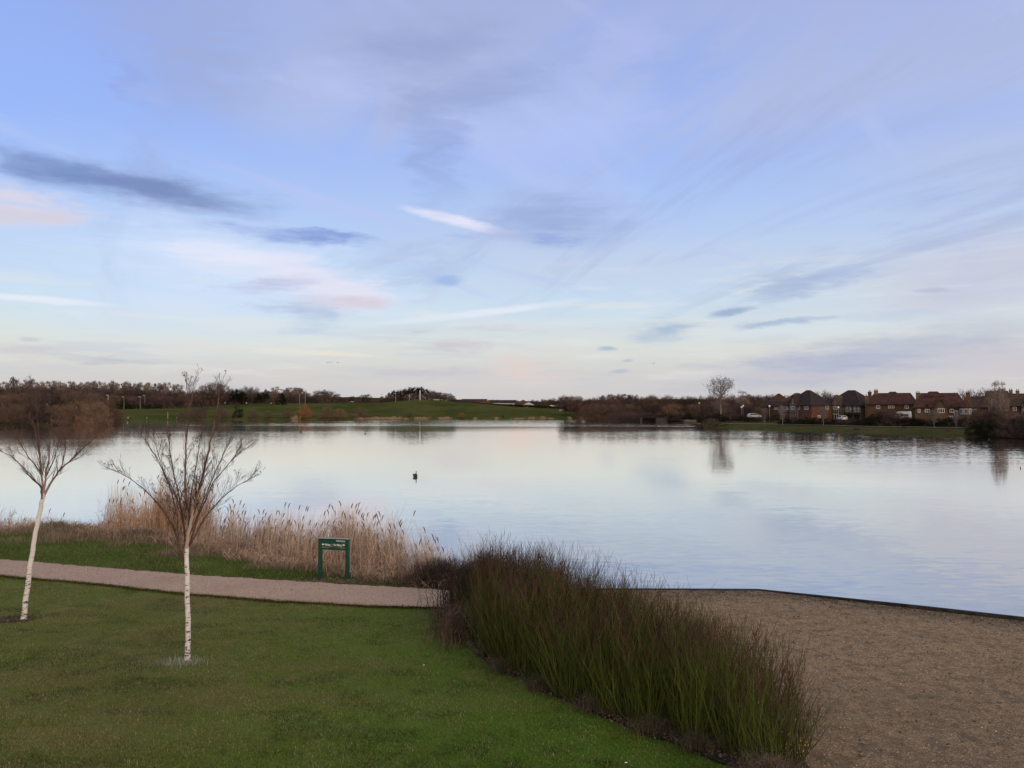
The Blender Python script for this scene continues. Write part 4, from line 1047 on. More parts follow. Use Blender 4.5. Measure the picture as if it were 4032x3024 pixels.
def leafy_proto(kind, seed, n, leaf, m):
    r_ = random.Random(seed); g = np.random.default_rng(seed); Hh = 10.0
    tr = NB(); tr.tube([(0, 0, -.3), (0, 0, 3), (0, 0, 8.5)], [.25, .18, .05], 6)
    k = 60 if kind != 'hedge' else 50; cs = []
    while len(cs) < k:
        x, y, z = r_.uniform(-1, 1), r_.uniform(-1, 1), r_.random(); rr = math.hypot(x, y)
        if kind == 'cone' and rr < (1-z)**.7 and rr > (1-z)*.25: cs.append((x*.30, y*.30, z*.94+.03))
        if kind == 'pine' and rr < math.sqrt(max(0, 1-((z-.62)/.38)**2)) and z > .3: cs.append((x*.42, y*.42, z))
        if kind == 'hedge' and rr < math.sqrt(max(0, 1-z**2.4)): cs.append((x*.7, y*.7, z*.92))
    cs = np.array(cs)*Hh; i = g.integers(0, k, n); rad = {'cone': .55, 'pine': .85, 'hedge': 1.15}[kind]
    P = cs[i]+g.normal(0, rad*.55, (n, 3)); P[:, 2] = np.maximum(P[:, 2], .05)
    d1 = g.normal(0, 1, (n, 3)); d1 /= np.linalg.norm(d1, axis=1, keepdims=True); d2 = np.cross(d1, g.normal(0, 1, (n, 3))); d2 /= np.linalg.norm(d2, axis=1, keepdims=True)
    s = leaf*(.5+g.random(n))[:, None]; V = np.stack([P-d1*s, P+d1*s, P+d2*s*.9], 1).reshape(-1, 3)
    return tr.mesh('trunk_'+kind, M['bark']), np_mesh('crown_'+kind, V, np.arange(3*n).reshape(-1, 3), m)
PR = {
 'round': [bare_proto('round', s, 34, 60, .045, M['bark'], M['twig']) for s in (1, 2, 3)],
 'purple': [bare_proto('round', s, 34, 62, .045, M['bark'], M['twig_purple']) for s in (4, 5)],
 'oak': [bare_proto('oak', s, 46, 42, .04, M['bark'], M['twig_purple']) for s in (6, 7)],
 'vase': [bare_proto('vase', s, 46, 26, .030, M['palebark'], M['twig_pale']) for s in (8,)],
 'poplar': [bare_proto('poplar', s, 30, 44, .034, M['palebark'], M['twig_pale']) for s in (9, 10)],
 'farpoplar': [bare_proto('poplar', s, 30, 40, .06, M['bark'], M['twig_pale']) for s in (31, 32, 33)],
 'scrub': [bare_proto('scrub', s, 40, 60, .045, M['bark'], M['twig_tan']) for s in (11, 12)],
 'darkscrub': [bare_proto('scrub', s, 40, 60, .045, M['bark'], M['twig_purple']) for s in (15, 16)],
 'orange': [bare_proto('scrub', 13, 40, 70, .05, M['bark'], M['twig_orange'])],
 'cone': [leafy_proto('cone', 21, 5200, .17, M['conifer'])],
 'pine': [leafy_proto('pine', s, 6200, .19, M['conifer']) for s in (22, 23)],
 'hedge': [leafy_proto('hedge', s, 5200, .24, M['hedge']) for s in (24, 25)],
}
def put(kind, sx, D, ytop, name, label, cat='tree', group=None, wid=1.0, base=None):
    """one tree or bush whose top reaches picture row ytop at distance D"""
    p = far_point(sx, D)
    if base is not None: p.z = base
    h = at(sx, ytop, D).z-p.z; h = max(h, .5)*(.94 if kind in ('round', 'purple', 'oak') else 1)
    tm, cm = rnd.choice(PR[kind])
    root = empty(name, p, rnd.uniform(0, 6.28), label, cat, group, (h/10*wid, h/10*wid, h/10))
    if kind in ('hedge', 'darkscrub', 'scrub', 'orange'): link('branches' if kind != 'hedge' else 'foliage', cm, root)
    else: link('crown', cm, root)
    link('trunk' if kind not in ('scrub', 'darkscrub', 'orange', 'hedge') else 'stems', tm, root)
    return root
def band(kinds, x0, x1, step, D0, D1, ytab, name, label, group, cat='tree', wid=(.9, 1.3), jit=6):
    sx = x0; pass
    while sx < x1:
        put(rnd.choice(kinds), sx+rnd.uniform(-.3, .3)*step, rnd.uniform(D0, D1), interp(ytab, sx)[0]+rnd.uniform(-jit*.4, jit), name, label, cat, group, rnd.uniform(*wid))
        sx += step
# far left wood behind the meadow and left scrub
yl = [(-400, 1518), (0, 1520), (300, 1524), (500, 1530), (700, 1538), (900, 1542), (1020, 1545), (1300, 1557), (1450, 1556)]
band(['purple', 'round', 'purple'], -260, 900, 21, 500, 560, yl, 'bare_tree', 'bare brown tree in the long wood behind the left of the meadow', 'bare trees of the left wood', wid=(1.2, 1.6))
band(['purple', 'round'], -200, 880, 27, 455, 480, [(a, b+22) for a, b in yl], 'bare_tree', 'lower bare brown tree along the front of the left wood', 'lower bare trees fronting the left wood', wid=(1.3, 1.9))
band(['hedge', 'purple'], 470, 900, 26, 436, 446, [(a, b+48) for a, b in yl], 'woodland_shrub', 'dark shrub where the meadow meets the left wood', 'dark shrubs fronting the left wood', 'shrub', wid=(1.2, 1.6))
# pale poplar row on the sky line
for sx, yt in [(10,1500), (35,1503), (55,1480), (80,1505), (103,1492), (120,1488), (150,1503), (168,1500), (182,1498), (204,1496), (224,1498), (236,1500), (256,1505), (280,1499), (292,1500), (315,1503), (335,1506), (352,1500), (362,1498), (376,1499), (392,1500), (415,1504), (430,1506), (444,1497), (464,1504), (486,1502), (498,1500), (512,1506), (530,1508), (546,1503), (575,1505), (585,1504), (612,1508), (632,1506), (648,1505), (660,1504), (690,1512), (706,1511)]:
    put('farpoplar', sx, 620+rnd.uniform(-15, 15), yt-9, 'poplar_tree', 'slender pale bare tree rising above the left wood', 'tree', 'pale slender trees on the left skyline', 1.15, base=3.0)
# scrub along the left shore
ys = [(-400, 1600), (0, 1572), (120, 1560), (250, 1566), (340, 1540), (390, 1560), (430, 1590), (470, 1612)]
band(['scrub', 'darkscrub', 'scrub'], -330, 440, 38, 275, 300, [(a, b-22) for a, b in ys], 'willow_scrub', 'tall bare brown willow scrub behind the left shore', 'tall scrub on the left shore', 'shrub', wid=(.8, 1.1))
band(['scrub', 'scrub', 'darkscrub'], -300, 400, 44, 244, 262, [(a, b+24) for a, b in ys], 'willow_scrub', 'reddish brown willow scrub at the water of the left shore', 'scrub at the water of the left shore', 'shrub', wid=(.9, 1.2))
put('scrub', 330, 268, 1536, 'willow_scrub', 'tallest tan willow bush at the right of the left-shore scrub', 'shrub', None, .75)
put('scrub', 440, 284, 1606, 'willow_scrub', 'sandy tan bush where the left-shore scrub ends at the meadow', 'shrub', None, 1.5)
for sx, D in ((145, 262), (187, 258), (300, 262), (12, 262)):
    put('poplar', sx, D, 1580+rnd.uniform(0, 30), 'thin_birch', 'thin pale-stemmed tree standing in the left-shore scrub', 'tree', 'thin pale trees in the left-shore scrub', .8)
# oak group and trees from 780 to 1350
for sx, yt, wd in ((835, 1502, 1.0), (862, 1506, 1.0), (800, 1522, .9), (975, 1520, .9), (1000, 1524, .9), (945, 1530, .8), (905, 1528, .8)):
    put('oak', sx, 456, yt, 'bare_oak', 'broad bare tree at the wood edge behind the right birch', 'tree', 'broad bare trees at the wood edge', wd)
for sx, yt in ((930, 1530), (958, 1540), (1046, 1533), (1018, 1546)): put('pine', sx, 452, yt, 'dark_pine', 'dark evergreen among the bare trees left of the tall cone conifer', 'tree', 'dark evergreens left of the cone conifer', .75)
put('cone', 1109, 440, 1530, 'conifer_tree', 'dark pointed conifer standing alone at the left of the meadow crest', 'tree', None, 1.25)
for sx, yt in ((1085, 1518), (1130, 1524), (1150, 1522), (1170, 1521), (1186, 1523), (1200, 1536), (1278, 1531), (1250, 1541), (1303, 1541)):
    put('farpoplar' if sx < 1240 or sx == 1278 else 'round', sx, 530, yt-3, 'bare_tree', 'tall pale bare tree rising behind the meadow crest', 'tree', 'pale tall trees behind the meadow crest', 1.9)
ym = [(900, 1545), (1060, 1540), (1200, 1546), (1300, 1558), (1370, 1562), (1440, 1553), (1500, 1552), (1560, 1548), (1640, 1530), (1720, 1540), (1790, 1560), (1830, 1570)]
band(['round', 'purple'], 900, 1460, 22, 470, 500, ym, 'bare_tree', 'bare brown tree in the belt along the meadow crest', 'bare trees along the meadow crest', wid=(1.1, 1.6))
band(['purple', 'darkscrub'], 900, 1480, 26, 454, 464, [(a, b+16) for a, b in ym], 'woodland_shrub', 'low brown shrub along the meadow crest', 'low shrubs along the meadow crest', 'shrub', wid=(1.0, 1.5))
band(['hedge', 'darkscrub', 'darkscrub'], 900, 1480, 14, 451.5, 453.5, [(a, interp([(900, 1584), (1480, 1580)], a)[0]) for a, b in ym], 'woodland_shrub', 'low dark undergrowth right behind the meadow crest', 'undergrowth along the meadow crest', 'shrub', wid=(1.6, 2.4), jit=3)
for sx, yt, kd in ((1503, 1551, 'cone'), (1530, 1548, 'round'), (1548, 1537, 'pine'), (1572, 1534, 'purple'), (1590, 1530, 'pine'), (1600, 1540, 'round'), (1618, 1524, 'pine'), (1640, 1523, 'pine'), (1662, 1523, 'pine'),
        (1560, 1560, 'hedge'), (1530, 1566, 'hedge')):
    put(kd, sx, 468+rnd.uniform(0, 12), yt, 'dark_pine' if kd == 'pine' else 'copse_tree', 'dark pine crowning the grassy mound' if kd == 'pine' else 'tree of the mixed copse left of the mound', 'tree', 'pines on the mound' if kd == 'pine' else 'copse left of the mound', 1.05)
for k in range(17):
    sx = 1500+k*18; yt = interp([(1500, 1562), (1560, 1556), (1640, 1545), (1700, 1552), (1790, 1568)], sx)[0]
    put(rnd.choice(['scrub', 'darkscrub', 'hedge' if sx < 1660 else 'darkscrub']), sx, 462, yt, 'copse_undergrowth', 'low undergrowth filling the copse on the mound', 'shrub', 'undergrowth of the mound copse', 1.5)
for sx, yt in ((1685, 1531), (1700, 1535), (1718, 1540), (1734, 1541), (1750, 1546), (1768, 1548), (1782, 1556)):
    put('round', sx, 476, yt, 'bare_tree', 'bare brown tree on the right slope of the mound', 'tree', 'bare trees on the right slope of the mound', 1.2)
for k in range(7): put('darkscrub', 1605+k*16, 447, 1571+rnd.uniform(-3, 3)+abs(k-3)*1.5, 'mound_scrub', 'low brown scrub on the top of the grassy mound', 'shrub', 'brown scrub on the mound top', 1.6)
yr = [(1780, 1570), (2000, 1570), (2100, 1571), (2180, 1566), (2250, 1558), (2350, 1557), (2450, 1563), (2550, 1560), (2650, 1562), (2760, 1560), (2900, 1556), (3050, 1552), (3300, 1560), (4100, 1572)]
band(['round', 'purple'], 1800, 2260, 24, 640, 700, [(a, b+2) for a, b in yr], 'bare_tree', 'bare tree behind the far bungalows', 'bare trees behind the far bungalows', wid=(1.2, 1.7))
band(['round', 'purple', 'oak', 'round'], 2230, 2990, 19, 345, 372, yr, 'bare_tree', 'bare brown tree of the wood at the head of the lake', 'bare trees of the wood at the head of the lake', wid=(1.0, 1.3), jit=14)
band(['round', 'scrub', 'darkscrub'], 2330, 2990, 28, 318, 336, [(a, b+26) for a, b in yr], 'bare_tree', 'lower bare tree fronting the wood at the head of the lake', 'lower trees fronting the wood at the head of the lake', wid=(1.1, 1.5))
band(['hedge', 'darkscrub'], 2420, 2760, 30, 306, 314, [(a, b+62) for a, b in yr], 'waterside_shrub', 'dark shrub low behind the shore at the head of the lake', 'dark shrubs at the head of the lake', 'shrub', wid=(1.6, 2.2))
for sx, yt in ((2396, 1548), (2412, 1547), (2432, 1546), (2448, 1548), (2465, 1545), (2482, 1549), (2370, 1552)):
    put('farpoplar', sx, 385, yt-3, 'poplar_tree', 'pale poplar rising above the wood at the head of the lake', 'tree', 'pale poplars above the wood', 1.5)
put('vase', 2838, 250, 1491, 'tall_bare_tree', 'tall pale bare tree with a fan crown standing above the right wood', 'tree', None, 1.0)
put('poplar', 2922, 330, 1530, 'bare_tree', 'small pale tree top just right of the tall fan-crowned tree', 'tree', None, 1.8)
put('oak', 3246, 300, 1538, 'bare_oak', 'round bare tree between the two big hipped roofs', 'tree', None, 1.0)
band(['round', 'purple'], 2960, 4150, 30, 318, 350, yr, 'bare_tree', 'bare tree behind the houses on the right bank', 'bare trees behind the houses', wid=(1.2, 1.6))
band(['round', 'darkscrub'], 2760, 3030, 24, 262, 285, [(2760, 1578), (2900, 1585), (3030, 1600)], 'bare_tree', 'bare brown tree behind the right bank left of the houses', 'bare trees left of the houses', wid=(.9, 1.2))
band(['hedge', 'darkscrub'], 2790, 3070, 24, 243, 256, [(2760, 1626), (3070, 1632)], 'garden_hedge', 'dark hedge shrub behind the right bank left of the houses', 'dark shrubs left of the houses', 'shrub', wid=(1.5, 2.0))
# shrubs between the path and the houses
for sx in range(3085, 3840, 26):
    D = gp(sx, interp([(2950, 1669.5), (3480, 1682), (3830, 1686.5)], sx)[0], .66).y+7
    yt = interp([(3080, 1644), (3160, 1640), (3260, 1645), (3360, 1650), (3400, 1644), (3440, 1628), (3500, 1610), (3560, 1640), (3640, 1648), (3760, 1640), (3840, 1636)], sx)[0]
    put(rnd.choice(['hedge', 'hedge', 'darkscrub']), sx+rnd.uniform(-6, 6), D, yt+rnd.uniform(-4, 6), 'garden_hedge', 'dark hedge shrub between the lakeside path and the houses', 'shrub', 'dark hedge between the path and the houses', rnd.uniform(1.5, 2.1))
for sx in range(3846, 4160, 22):
    put(rnd.choice(['hedge', 'darkscrub', 'hedge']), sx, shoreY(sx)+rnd.uniform(.8, 1.6), interp([(3840, 1650), (3900, 1640), (4032, 1634), (4160, 1630)], sx)[0]+rnd.uniform(-8, 8), 'waterside_thicket', 'big dark thicket overhanging the water at the right edge', 'shrub', 'dark thicket at the right edge', 1.0)
for sx in range(3830, 4160, 30):
    put(rnd.choice(['scrub', 'darkscrub']), sx, shoreY(sx)+rnd.uniform(14, 18), interp([(3830, 1620), (3920, 1600), (4032, 1622)], sx)[0]+rnd.uniform(-8, 8), 'waterside_thicket', 'brown scrub behind the dark thicket at the right edge', 'shrub', 'brown scrub behind the right thicket', .9)
put('poplar', 3920, 186, 1486, 'twin_poplar', 'left of the two narrow poplars in front of the right-hand houses', 'tree', 'two narrow poplars', 1.0)
put('poplar', 3943, 187, 1486, 'twin_poplar', 'right of the two narrow poplars in front of the right-hand houses', 'tree', 'two narrow poplars', .9)
put('oak', 3806, 262, 1535, 'bare_oak', 'round bare tree behind the brown brick chimney', 'tree', None, .95)
put('oak', 3884, 262, 1531, 'bare_oak', 'dark bare tree just left of the two narrow poplars', 'tree', None, .9)
# waterside bushes on the far shore
put('orange', 1198, shoreY(1198)+3.5, 1594, 'orange_willow_bush', 'bright orange-brown willow bush at the far waterline', 'shrub', None, 1.0)
for sx, yt, kd, lab in ((1060, 1618, 'darkscrub', 'low brown bush left of the orange willow'), (1130, 1612, 'darkscrub', 'brown bush just left of the orange willow'), (1290, 1598, 'scrub', 'broad brown bush right of the orange willow'),
        (1340, 1606, 'scrub', 'second brown bush right of the orange willow'), (1420, 1598, 'scrub', 'thin pale brown willow in the middle of the meadow shore'), (1612, 1622, 'scrub', 'small brown bush on the shore below the mound'),
        (1818, 1624, 'scrub', 'small bush on the shore right of the mound'), (1980, 1634, 'darkscrub', 'low dark bush on the meadow shore left of the reed tufts'), (2276, 1620, 'scrub', 'brown bush on the shore below the pale bench'),
        (2345, 1622, 'darkscrub', 'brown bush just left of the anglers tent'), (1000, 1612, 'darkscrub', 'dark bush on the shore seen through the right birch'), (940, 1590, 'hedge', 'dark round bush at the shore seen right of the right birch'),
        (880, 1605, 'darkscrub', 'brown bush on the shore directly behind the right birch crown'), (780, 1602, 'darkscrub', 'brown bush on the shore left of the right birch crown'), (715, 1616, 'darkscrub', 'small dark bush on the shore between the two birches')):
    put(kd, sx, shoreY(sx)+3.2, yt, 'waterside_bush', lab, 'shrub', None, 1.15 if kd != 'hedge' else .6)
for sx, yt, wd in ((2782, 1648, 1.5), (2800, 1645, 1.4), (2820, 1650, 1.5)): put('darkscrub', sx, shoreY(sx)+2.2, yt, 'point_bush', 'dark bush on the tip of the right bank', 'shrub', 'dark bushes on the tip of the right bank', wd)
put('darkscrub', 3372, shoreY(3372)+2, 1680, 'bank_bush', 'reddish brown bush at the water below the parked white car', 'shrub', None, 1.6)
put('scrub', 3556, shoreY(3556)+6, 1680, 'bank_bush', 'pale tan grass clump on the right bank', 'shrub', None, 2.2)
put('darkscrub', 3730, shoreY(3730)+4, 1692, 'bank_bush', 'small dark bush on the right bank near the thicket', 'shrub', None, 2.0)
# young trees along the right path
for sx, yt, wd, lab in ((3009, 1610, .9, 'thin young tree at the left end of the bank path'), (3080, 1598, .9, 'young tree on the bank path left of the corner house'), (3240, 1604, 1, 'pale trunked young tree before the brick corner house'),
        (3676, 1612, 1, 'young tree on the bank path before the wide brown house'), (3762, 1630, .9, 'thin young tree on the bank path near the thicket')):
    D = gp(sx, interp([(2950, 1669.5), (3480, 1682), (3830, 1686.5)], sx)[0], .66).y+1.5
    put('vase', sx, D, yt, 'young_tree', lab, 'tree', 'young trees along the bank path', .85)

# tan reed tufts at the far waterline
def far_reeds():
    def zz(x0, x1, y0, base): return x0, x1, y0
    i = 0
    for x0, x1, yt, lab in [(1152, 1174, 1636, 'pale reed tuft left of the orange willow'), (1406, 1440, 1641, 'small reed tuft right of the brown willows'), (1459, 1512, 1641, 'pinkish reed tuft left of the mound'), (1518, 1574, 1639, 'wide pinkish reed tuft below the mound'),
            (1592, 1608, 1645, 'short reed tuft left of the small bush'), (1637, 1684, 1641, 'reed tuft below the white pole'), (1733, 1771, 1641, 'reed tuft right of the mound'), (1866, 1877, 1642, 'tiny reed tuft in the middle of the meadow shore'), (1948, 1960, 1642, 'tiny reed tuft near the low dark bush'),
            (2027, 2060, 1644, 'low reed tuft at mid shore'), (2079, 2105, 1639, 'reed tuft left of the twin tufts'), (2124, 2148, 1638, 'taller reed tuft at mid shore'), (2160, 2178, 1645, 'low reed tuft at mid shore right'), (2238, 2250, 1640, 'narrow reed tuft below the bench'),
            (2284, 2300, 1641, 'narrow reed tuft right of the bench'), (2308, 2340, 1646, 'low reed tuft left of the tent'), (2444, 2490, 1640, 'wide reed tuft right of the anglers tent'), (2700, 2760, 1652, 'low reeds before the right bank point')]:
        n = int((x1-x0)*11); sx = (x0+x1)/2+(x1-x0)*.30*rng.normal(0, 1, n); P = []
        for s in sx:
            D = shoreY(s)+rnd.uniform(.2, 2.2); p = far_point(s, D); h = (at(s, yt, D).z-p.z)*rnd.uniform(.25, 1.0)*(.65+.5*float(vnoise(s*.12, x0)))
            P.append([tuple(p), (p.x+rnd.gauss(0, .08), p.y, p.z+h*.55), (p.x+rnd.gauss(0, .22), p.y, p.z+h)])
        nb = NB(); nb.strands(np.array(P), np.array([.045, .04, .015])[None, :]*np.ones((n, 1)), 3)
        tag(link('far_reed_tuft', nb.mesh('far_reed_tuft', M['farreed'])), lab, 'reeds', 'reed tufts on the far shore', 'stuff')
far_reeds()

# hedge line by the bungalows
def hedge_row(x0, x1, D, yt, label):
    n = 5200; sx = x0+(x1-x0)*rng.random(n); V = []
    for s in sx:
        d = D(s)+rnd.uniform(0, 2.5); p = far_point(s, d); h = at(s, yt(s), d).z-p.z; z = p.z+h*rnd.random()**.7+rnd.uniform(-.1, .25)
        c = Vector((p.x, p.y, z)); a = Vector((rnd.gauss(0, 1), rnd.gauss(0, 1), rnd.gauss(0, 1))).normalized()*.35; b = a.orthogonal().normalized()*.3
        V += [tuple(c-a), tuple(c+a), tuple(c+b)]
    tag(link('field_hedge', np_mesh('field_hedge', V, np.arange(len(V)).reshape(-1, 3), M['hedge'])), label, 'hedge')
hedge_row(1780, 2240, lambda s: interp(CR, s)[0]+3, lambda s: interp([(1780, 1583), (2000, 1594), (2240, 1604)], s)[0], 'long low dark hedge along the meadow crest before the bungalows')

# ------------------------------------------------------------------ buildings
M['brick'] = mat('red brown brick', (.12, .056, .040), .95, .2, 2.0)
M['brick2'] = mat('brown brick', (.115, .072, .046), .95, .2, 2.0)
M['tan'] = mat('tan brick', (.19, .125, .075), .95, .15, 2.0)
M['cream'] = mat('cream render', (.19, .17, .135), .95, .1, 2.0)
M['timber'] = mat('dark timber', (.02, .016, .013), .8, .2)
M['roofdark'] = mat('dark roof tiles', (.026, .019, .019), .9, .3, 1.2, c2=(.042, .028, .025))
M['roofred'] = mat('red brown roof tiles', (.060, .024, .020), .9, .3, 1.2, c2=(.080, .038, .028))
M['roofbrown'] = mat('brown roof tiles', (.066, .040, .028), .9, .3, 1.2, c2=(.105, .070, .042))
M['wframe'] = mat('white window paint', (.80, .80, .78), .5, .04)
M['pane'] = mat('window glass', (.02, .024, .03), .08, .1, spec=.6)
M['pot'] = mat('chimney pot clay', (.24, .12, .08), .9, .2)
def win(parent, face, u, z, ww, wh, bars=1, w=0, d=0, name='window'):
    """face: 'f' (y=-d/2), 'r' (x=w/2), 'l' (x=-w/2)"""
    T = {'f': lambda a, o, c: (a, -d/2-o, c), 'r': lambda a, o, c: (w/2+o, a, c), 'l': lambda a, o, c: (-w/2-o, -a, c)}[face]
    def bx(m_, a0, a1, o0, o1, c0, c1):
        vs = [T(a, o, c) for c in (c0, c1) for a, o in ((a0, o0), (a1, o0), (a1, o1), (a0, o1))]
        m_.poly(vs, [(0, 3, 2, 1), (4, 5, 6, 7), (0, 1, 5, 4), (1, 2, 6, 5), (2, 3, 7, 6), (3, 0, 4, 7)])
    m_ = MB(); t = .12
    bx(m_, u-ww/2, u+ww/2, .0, .09, z-wh/2, z-wh/2+t); bx(m_, u-ww/2, u+ww/2, .0, .09, z+wh/2-t, z+wh/2)
    bx(m_, u-ww/2, u-ww/2+t, .002, .088, z-wh/2+t, z+wh/2-t); bx(m_, u+ww/2-t, u+ww/2, .002, .088, z-wh/2+t, z+wh/2-t)
    for k in range(bars):
        c = u-ww/2+ww*(k+1)/(bars+1); bx(m_, c-.045, c+.045, .002, .085, z-wh/2+t, z+wh/2-t)
    f = m_.build(name, M['wframe'], parent)
    p = MB(); bx(p, u-ww/2+.05, u+ww/2-.05, -.02, .04, z-wh/2+.05, z+wh/2-.05); p.build('pane', M['pane'], f)
    return f
def house(label, sx, D, w, d, rot, eave_y, ridge_y, ridge_len, wall, roof, hip=1.0, chim=(), wins=(), gables=(), beams=None, base=.9, name='house', top=None, turret=None, cat='house'):
    x, y = far_xy(sx, D); ze = at(sx, eave_y, D-d*.3).z-base; zr = at(sx, ridge_y, D).z-base
    root = empty(name, (x, y, base), R(rot), label, cat)
    MB().box(-w/2, w/2, -d/2, d/2, -.6, ze).build('wall', M[wall], root)
    o = .45; L = ridge_len/2; th = .18
    ev = [(-w/2-o, -d/2-o), (w/2+o, -d/2-o), (w/2+o, d/2+o), (-w/2-o, d/2+o)]
    vs = [(a, b, ze-.15) for a, b in ev]+[(a, b, ze-.15+th) for a, b in ev]+[(-L, 0, zr), (L, 0, zr)]
    rf = MB().poly(vs, [(0, 3, 2, 1), (0, 1, 5, 4), (1, 2, 6, 5), (2, 3, 7, 6), (3, 0, 4, 7), (4, 5, 9, 8), (5, 6, 9), (6, 7, 8, 9), (7, 4, 8)]).build('roof', M[roof], root)
    # ridge and hip tiles
    nb = NB()
    nb.tube([(-L, 0, zr+.02), (L, 0, zr+.02)], [.13, .13], 6)
    for a, b, s in ((-w/2-o, -d/2-o, -1), (w/2+o, -d/2-o, 1), (w/2+o, d/2+o, 1), (-w/2-o, d/2+o, -1)): nb.tube([(s*L, 0, zr+.02), (a, b, ze+.03)], [.12, .12], 5)
    link('ridge_tiles', nb.mesh('ridge_tiles', M['roofbrown']), rf)
    MB().box(-w/2-o-.1, w/2+o+.1, -d/2-o-.12, -d/2-o-.01, ze-.17, ze-.05).build('gutter', M['timber'], root)
    for cx, cy, cw, y0 in chim:                               # chimneys: local x, y, width, picture row of the top
        zt = at(sx, y0, D+cy).z-base
        c = MB().box(cx-cw/2, cx+cw/2, cy-cw*.4, cy+cw*.4, ze-1.5 if abs(cx) < w/2 else -.5, zt).box(cx-cw*.6, cx+cw*.6, cy-cw*.5, cy+cw*.5, zt+.003, zt+.15).build('chimney', M['tan' if roof == 'roofbrown' or cw > 1 else 'brick2'], root)
        for s in (-1, 1): MB().lathe([(.14, 0), (.12, .45), (.15, .5)], 8, (cx+s*cw*.24, cy, zt+.152)).build('chimney_pot', M['pot'], c)
    for f, u, z, ww, wh, bars in wins: win(root, f, u, z, ww, wh, bars, w, d)
    for u, gw, zp, zb, proj, gm, gr_, bw, frame in gables:      # gabled bays on the front
        yy = -d/2-proj; ez = zb
        zb0 = -.5 if frame != 'dormer' else ez-1.3; pr = [(u-gw/2, zb0), (u+gw/2, zb0), (u+gw/2, ez), (u, zp-.12), (u-gw/2, ez)]
        b = MB().poly([(a, yy, c) for a, c in pr]+[(a, -d/2+2.5, c) for a, c in pr], [(0, 1, 2, 3, 4), (9, 8, 7, 6, 5)]+[(i_, 5+i_, 5+(i_+1) % 5, (i_+1) % 5) for i_ in range(5)])
        b.build('gable_wall', M[gm], root)
        e = .3; back = -d/2+3.2
        sl = (zp-ez)/(gw/2)
        r = MB()
        for s in (-1, 1):
            pts = [(u, yy-e, zp), (u+s*(gw/2+e), yy-e, ez-e*sl), (u+s*(gw/2+e), back, ez-e*sl), (u, back, zp)]
            pts2 = [(a, b_, c+.16) for a, b_, c in pts]
            r.poly(pts+pts2, [(0, 1, 2, 3), (7, 6, 5, 4), (0, 4, 5, 1), (1, 5, 6, 2), (2, 6, 7, 3), (3, 7, 4, 0)])
        r.build('gable_roof', M[gr_], root)
        f = win(root, 'f', u, (bw[0]), bw[1], bw[2], bw[3], w, d+2*proj)
        if frame == 'timber':
            t_ = MB()
            for k in range(5): a = u-gw/2+.1+(gw-.2)*k/4; t_.box(a-.08, a+.08, yy-.05, yy+.0, 0, min(ez, 99)-.05)
            for zc in (.2, ez*.5, ez-.1): t_.box(u-gw/2, u+gw/2, yy-.06, yy-.005, zc-.09, zc+.09)
            for s in (-1, 1): t_.box(u+s*gw/5-.07, u+s*gw/5+.07, yy-.05, yy, ez+.02, ez+(zp-ez)*.5)
            t_.build('timber_frame', M['timber'], root)
    if beams:
        t_ = MB()
        for f in beams:
            W_ = w if f == 'f' else d
            n = max(3, int(W_/1.3))
            for k in range(n+1):
                a = -W_/2+W_*k/n
                if f == 'f': t_.box(a-.08, a+.08, -d/2-.04, -d/2+.01, 0, ze-.2)
                else: t_.box(w/2-.01, w/2+.04, a-.08, a+.08, 0, ze-.2)
            if f == 'f':
                for zc in (ze*.5, ze-.3): t_.box(-w/2, w/2, -d/2-.05, -d/2+.012, zc-.1, zc+.1)
        t_.build('timber_frame', M['timber'], root)
    if turret:
        u, rr, zt = turret
        MB().lathe([(rr, -.5), (rr, ze+.1)], 8, (u, -d/2-.3, 0)).build('bay_wall', M[wall], root)
        MB().lathe([(rr+.4, ze), (rr+.4, ze+.12), (.05, zt)], 8, (u, -d/2-.3, 0)).build('bay_roof', M['roofred'], root)
        for k in (-1, 0, 1):
            f = MB().box(-.5, .5, -.04, .04, -.75, .75).build('window', M['wframe'], root); f.location = (u+k*rr*.72, -d/2-.3-rr*(.99 if k == 0 else .74), ze-1.15); f.rotation_euler = (0, 0, k*R(45))
            MB().box(-.40, -.04, -.055, -.0405, -.65, .65).box(.04, .40, -.055, -.0405, -.65, .65).build('pane', M['pane'], f)
    if top:
        a, b_, zt = top; zt = at(sx, zt, D).z-base
        MB().poly([(a-1.6, -1.3, zr-.9), (b_+1.6, -1.3, zr-.9), (b_+1.6, 1.3, zr-.9), (a-1.6, 1.3, zr-.9), (a, 0, zt), (b_, 0, zt)], [(0, 1, 5, 4), (1, 2, 5), (2, 3, 4, 5), (3, 0, 4), (3, 2, 1, 0)]).build('upper_roof', M[roof], root)
    return root
def az(sx): return -math.degrees(math.atan((sx-2016)/F))
h1 = house('small far house with steep dark red roof, leftmost of the lakeside houses', 3066, 285, 8.5, 8, az(3066)+18, 1597, 1551, .6, 'brick2', 'roofred', wins=[('f', -2.8, 3.9, 1, 1, 1), ('f', .2, 4.0, 1.3, 1, 2), ('f', 3.0, 3.9, 1, 1, 1)])
h1b = house('low dark roofed house wing half hidden left of the corner house', 3052, 272, 9, 5, az(3052)-8, 1600, 1581, 7, 'brick2', 'roofdark', wins=[('f', -3.2, 4.0, 1.0, 1, 1), ('f', .6, 4.0, 1.2, 1, 2)])
h2 = house('far house with tan hip showing behind the corner house', 3138, 288, 9, 8, az(3138)-25, 1590, 1549, 1.6, 'brick2', 'roofbrown', wins=[('f', 0, 4.2, 1.2, 1, 1)])
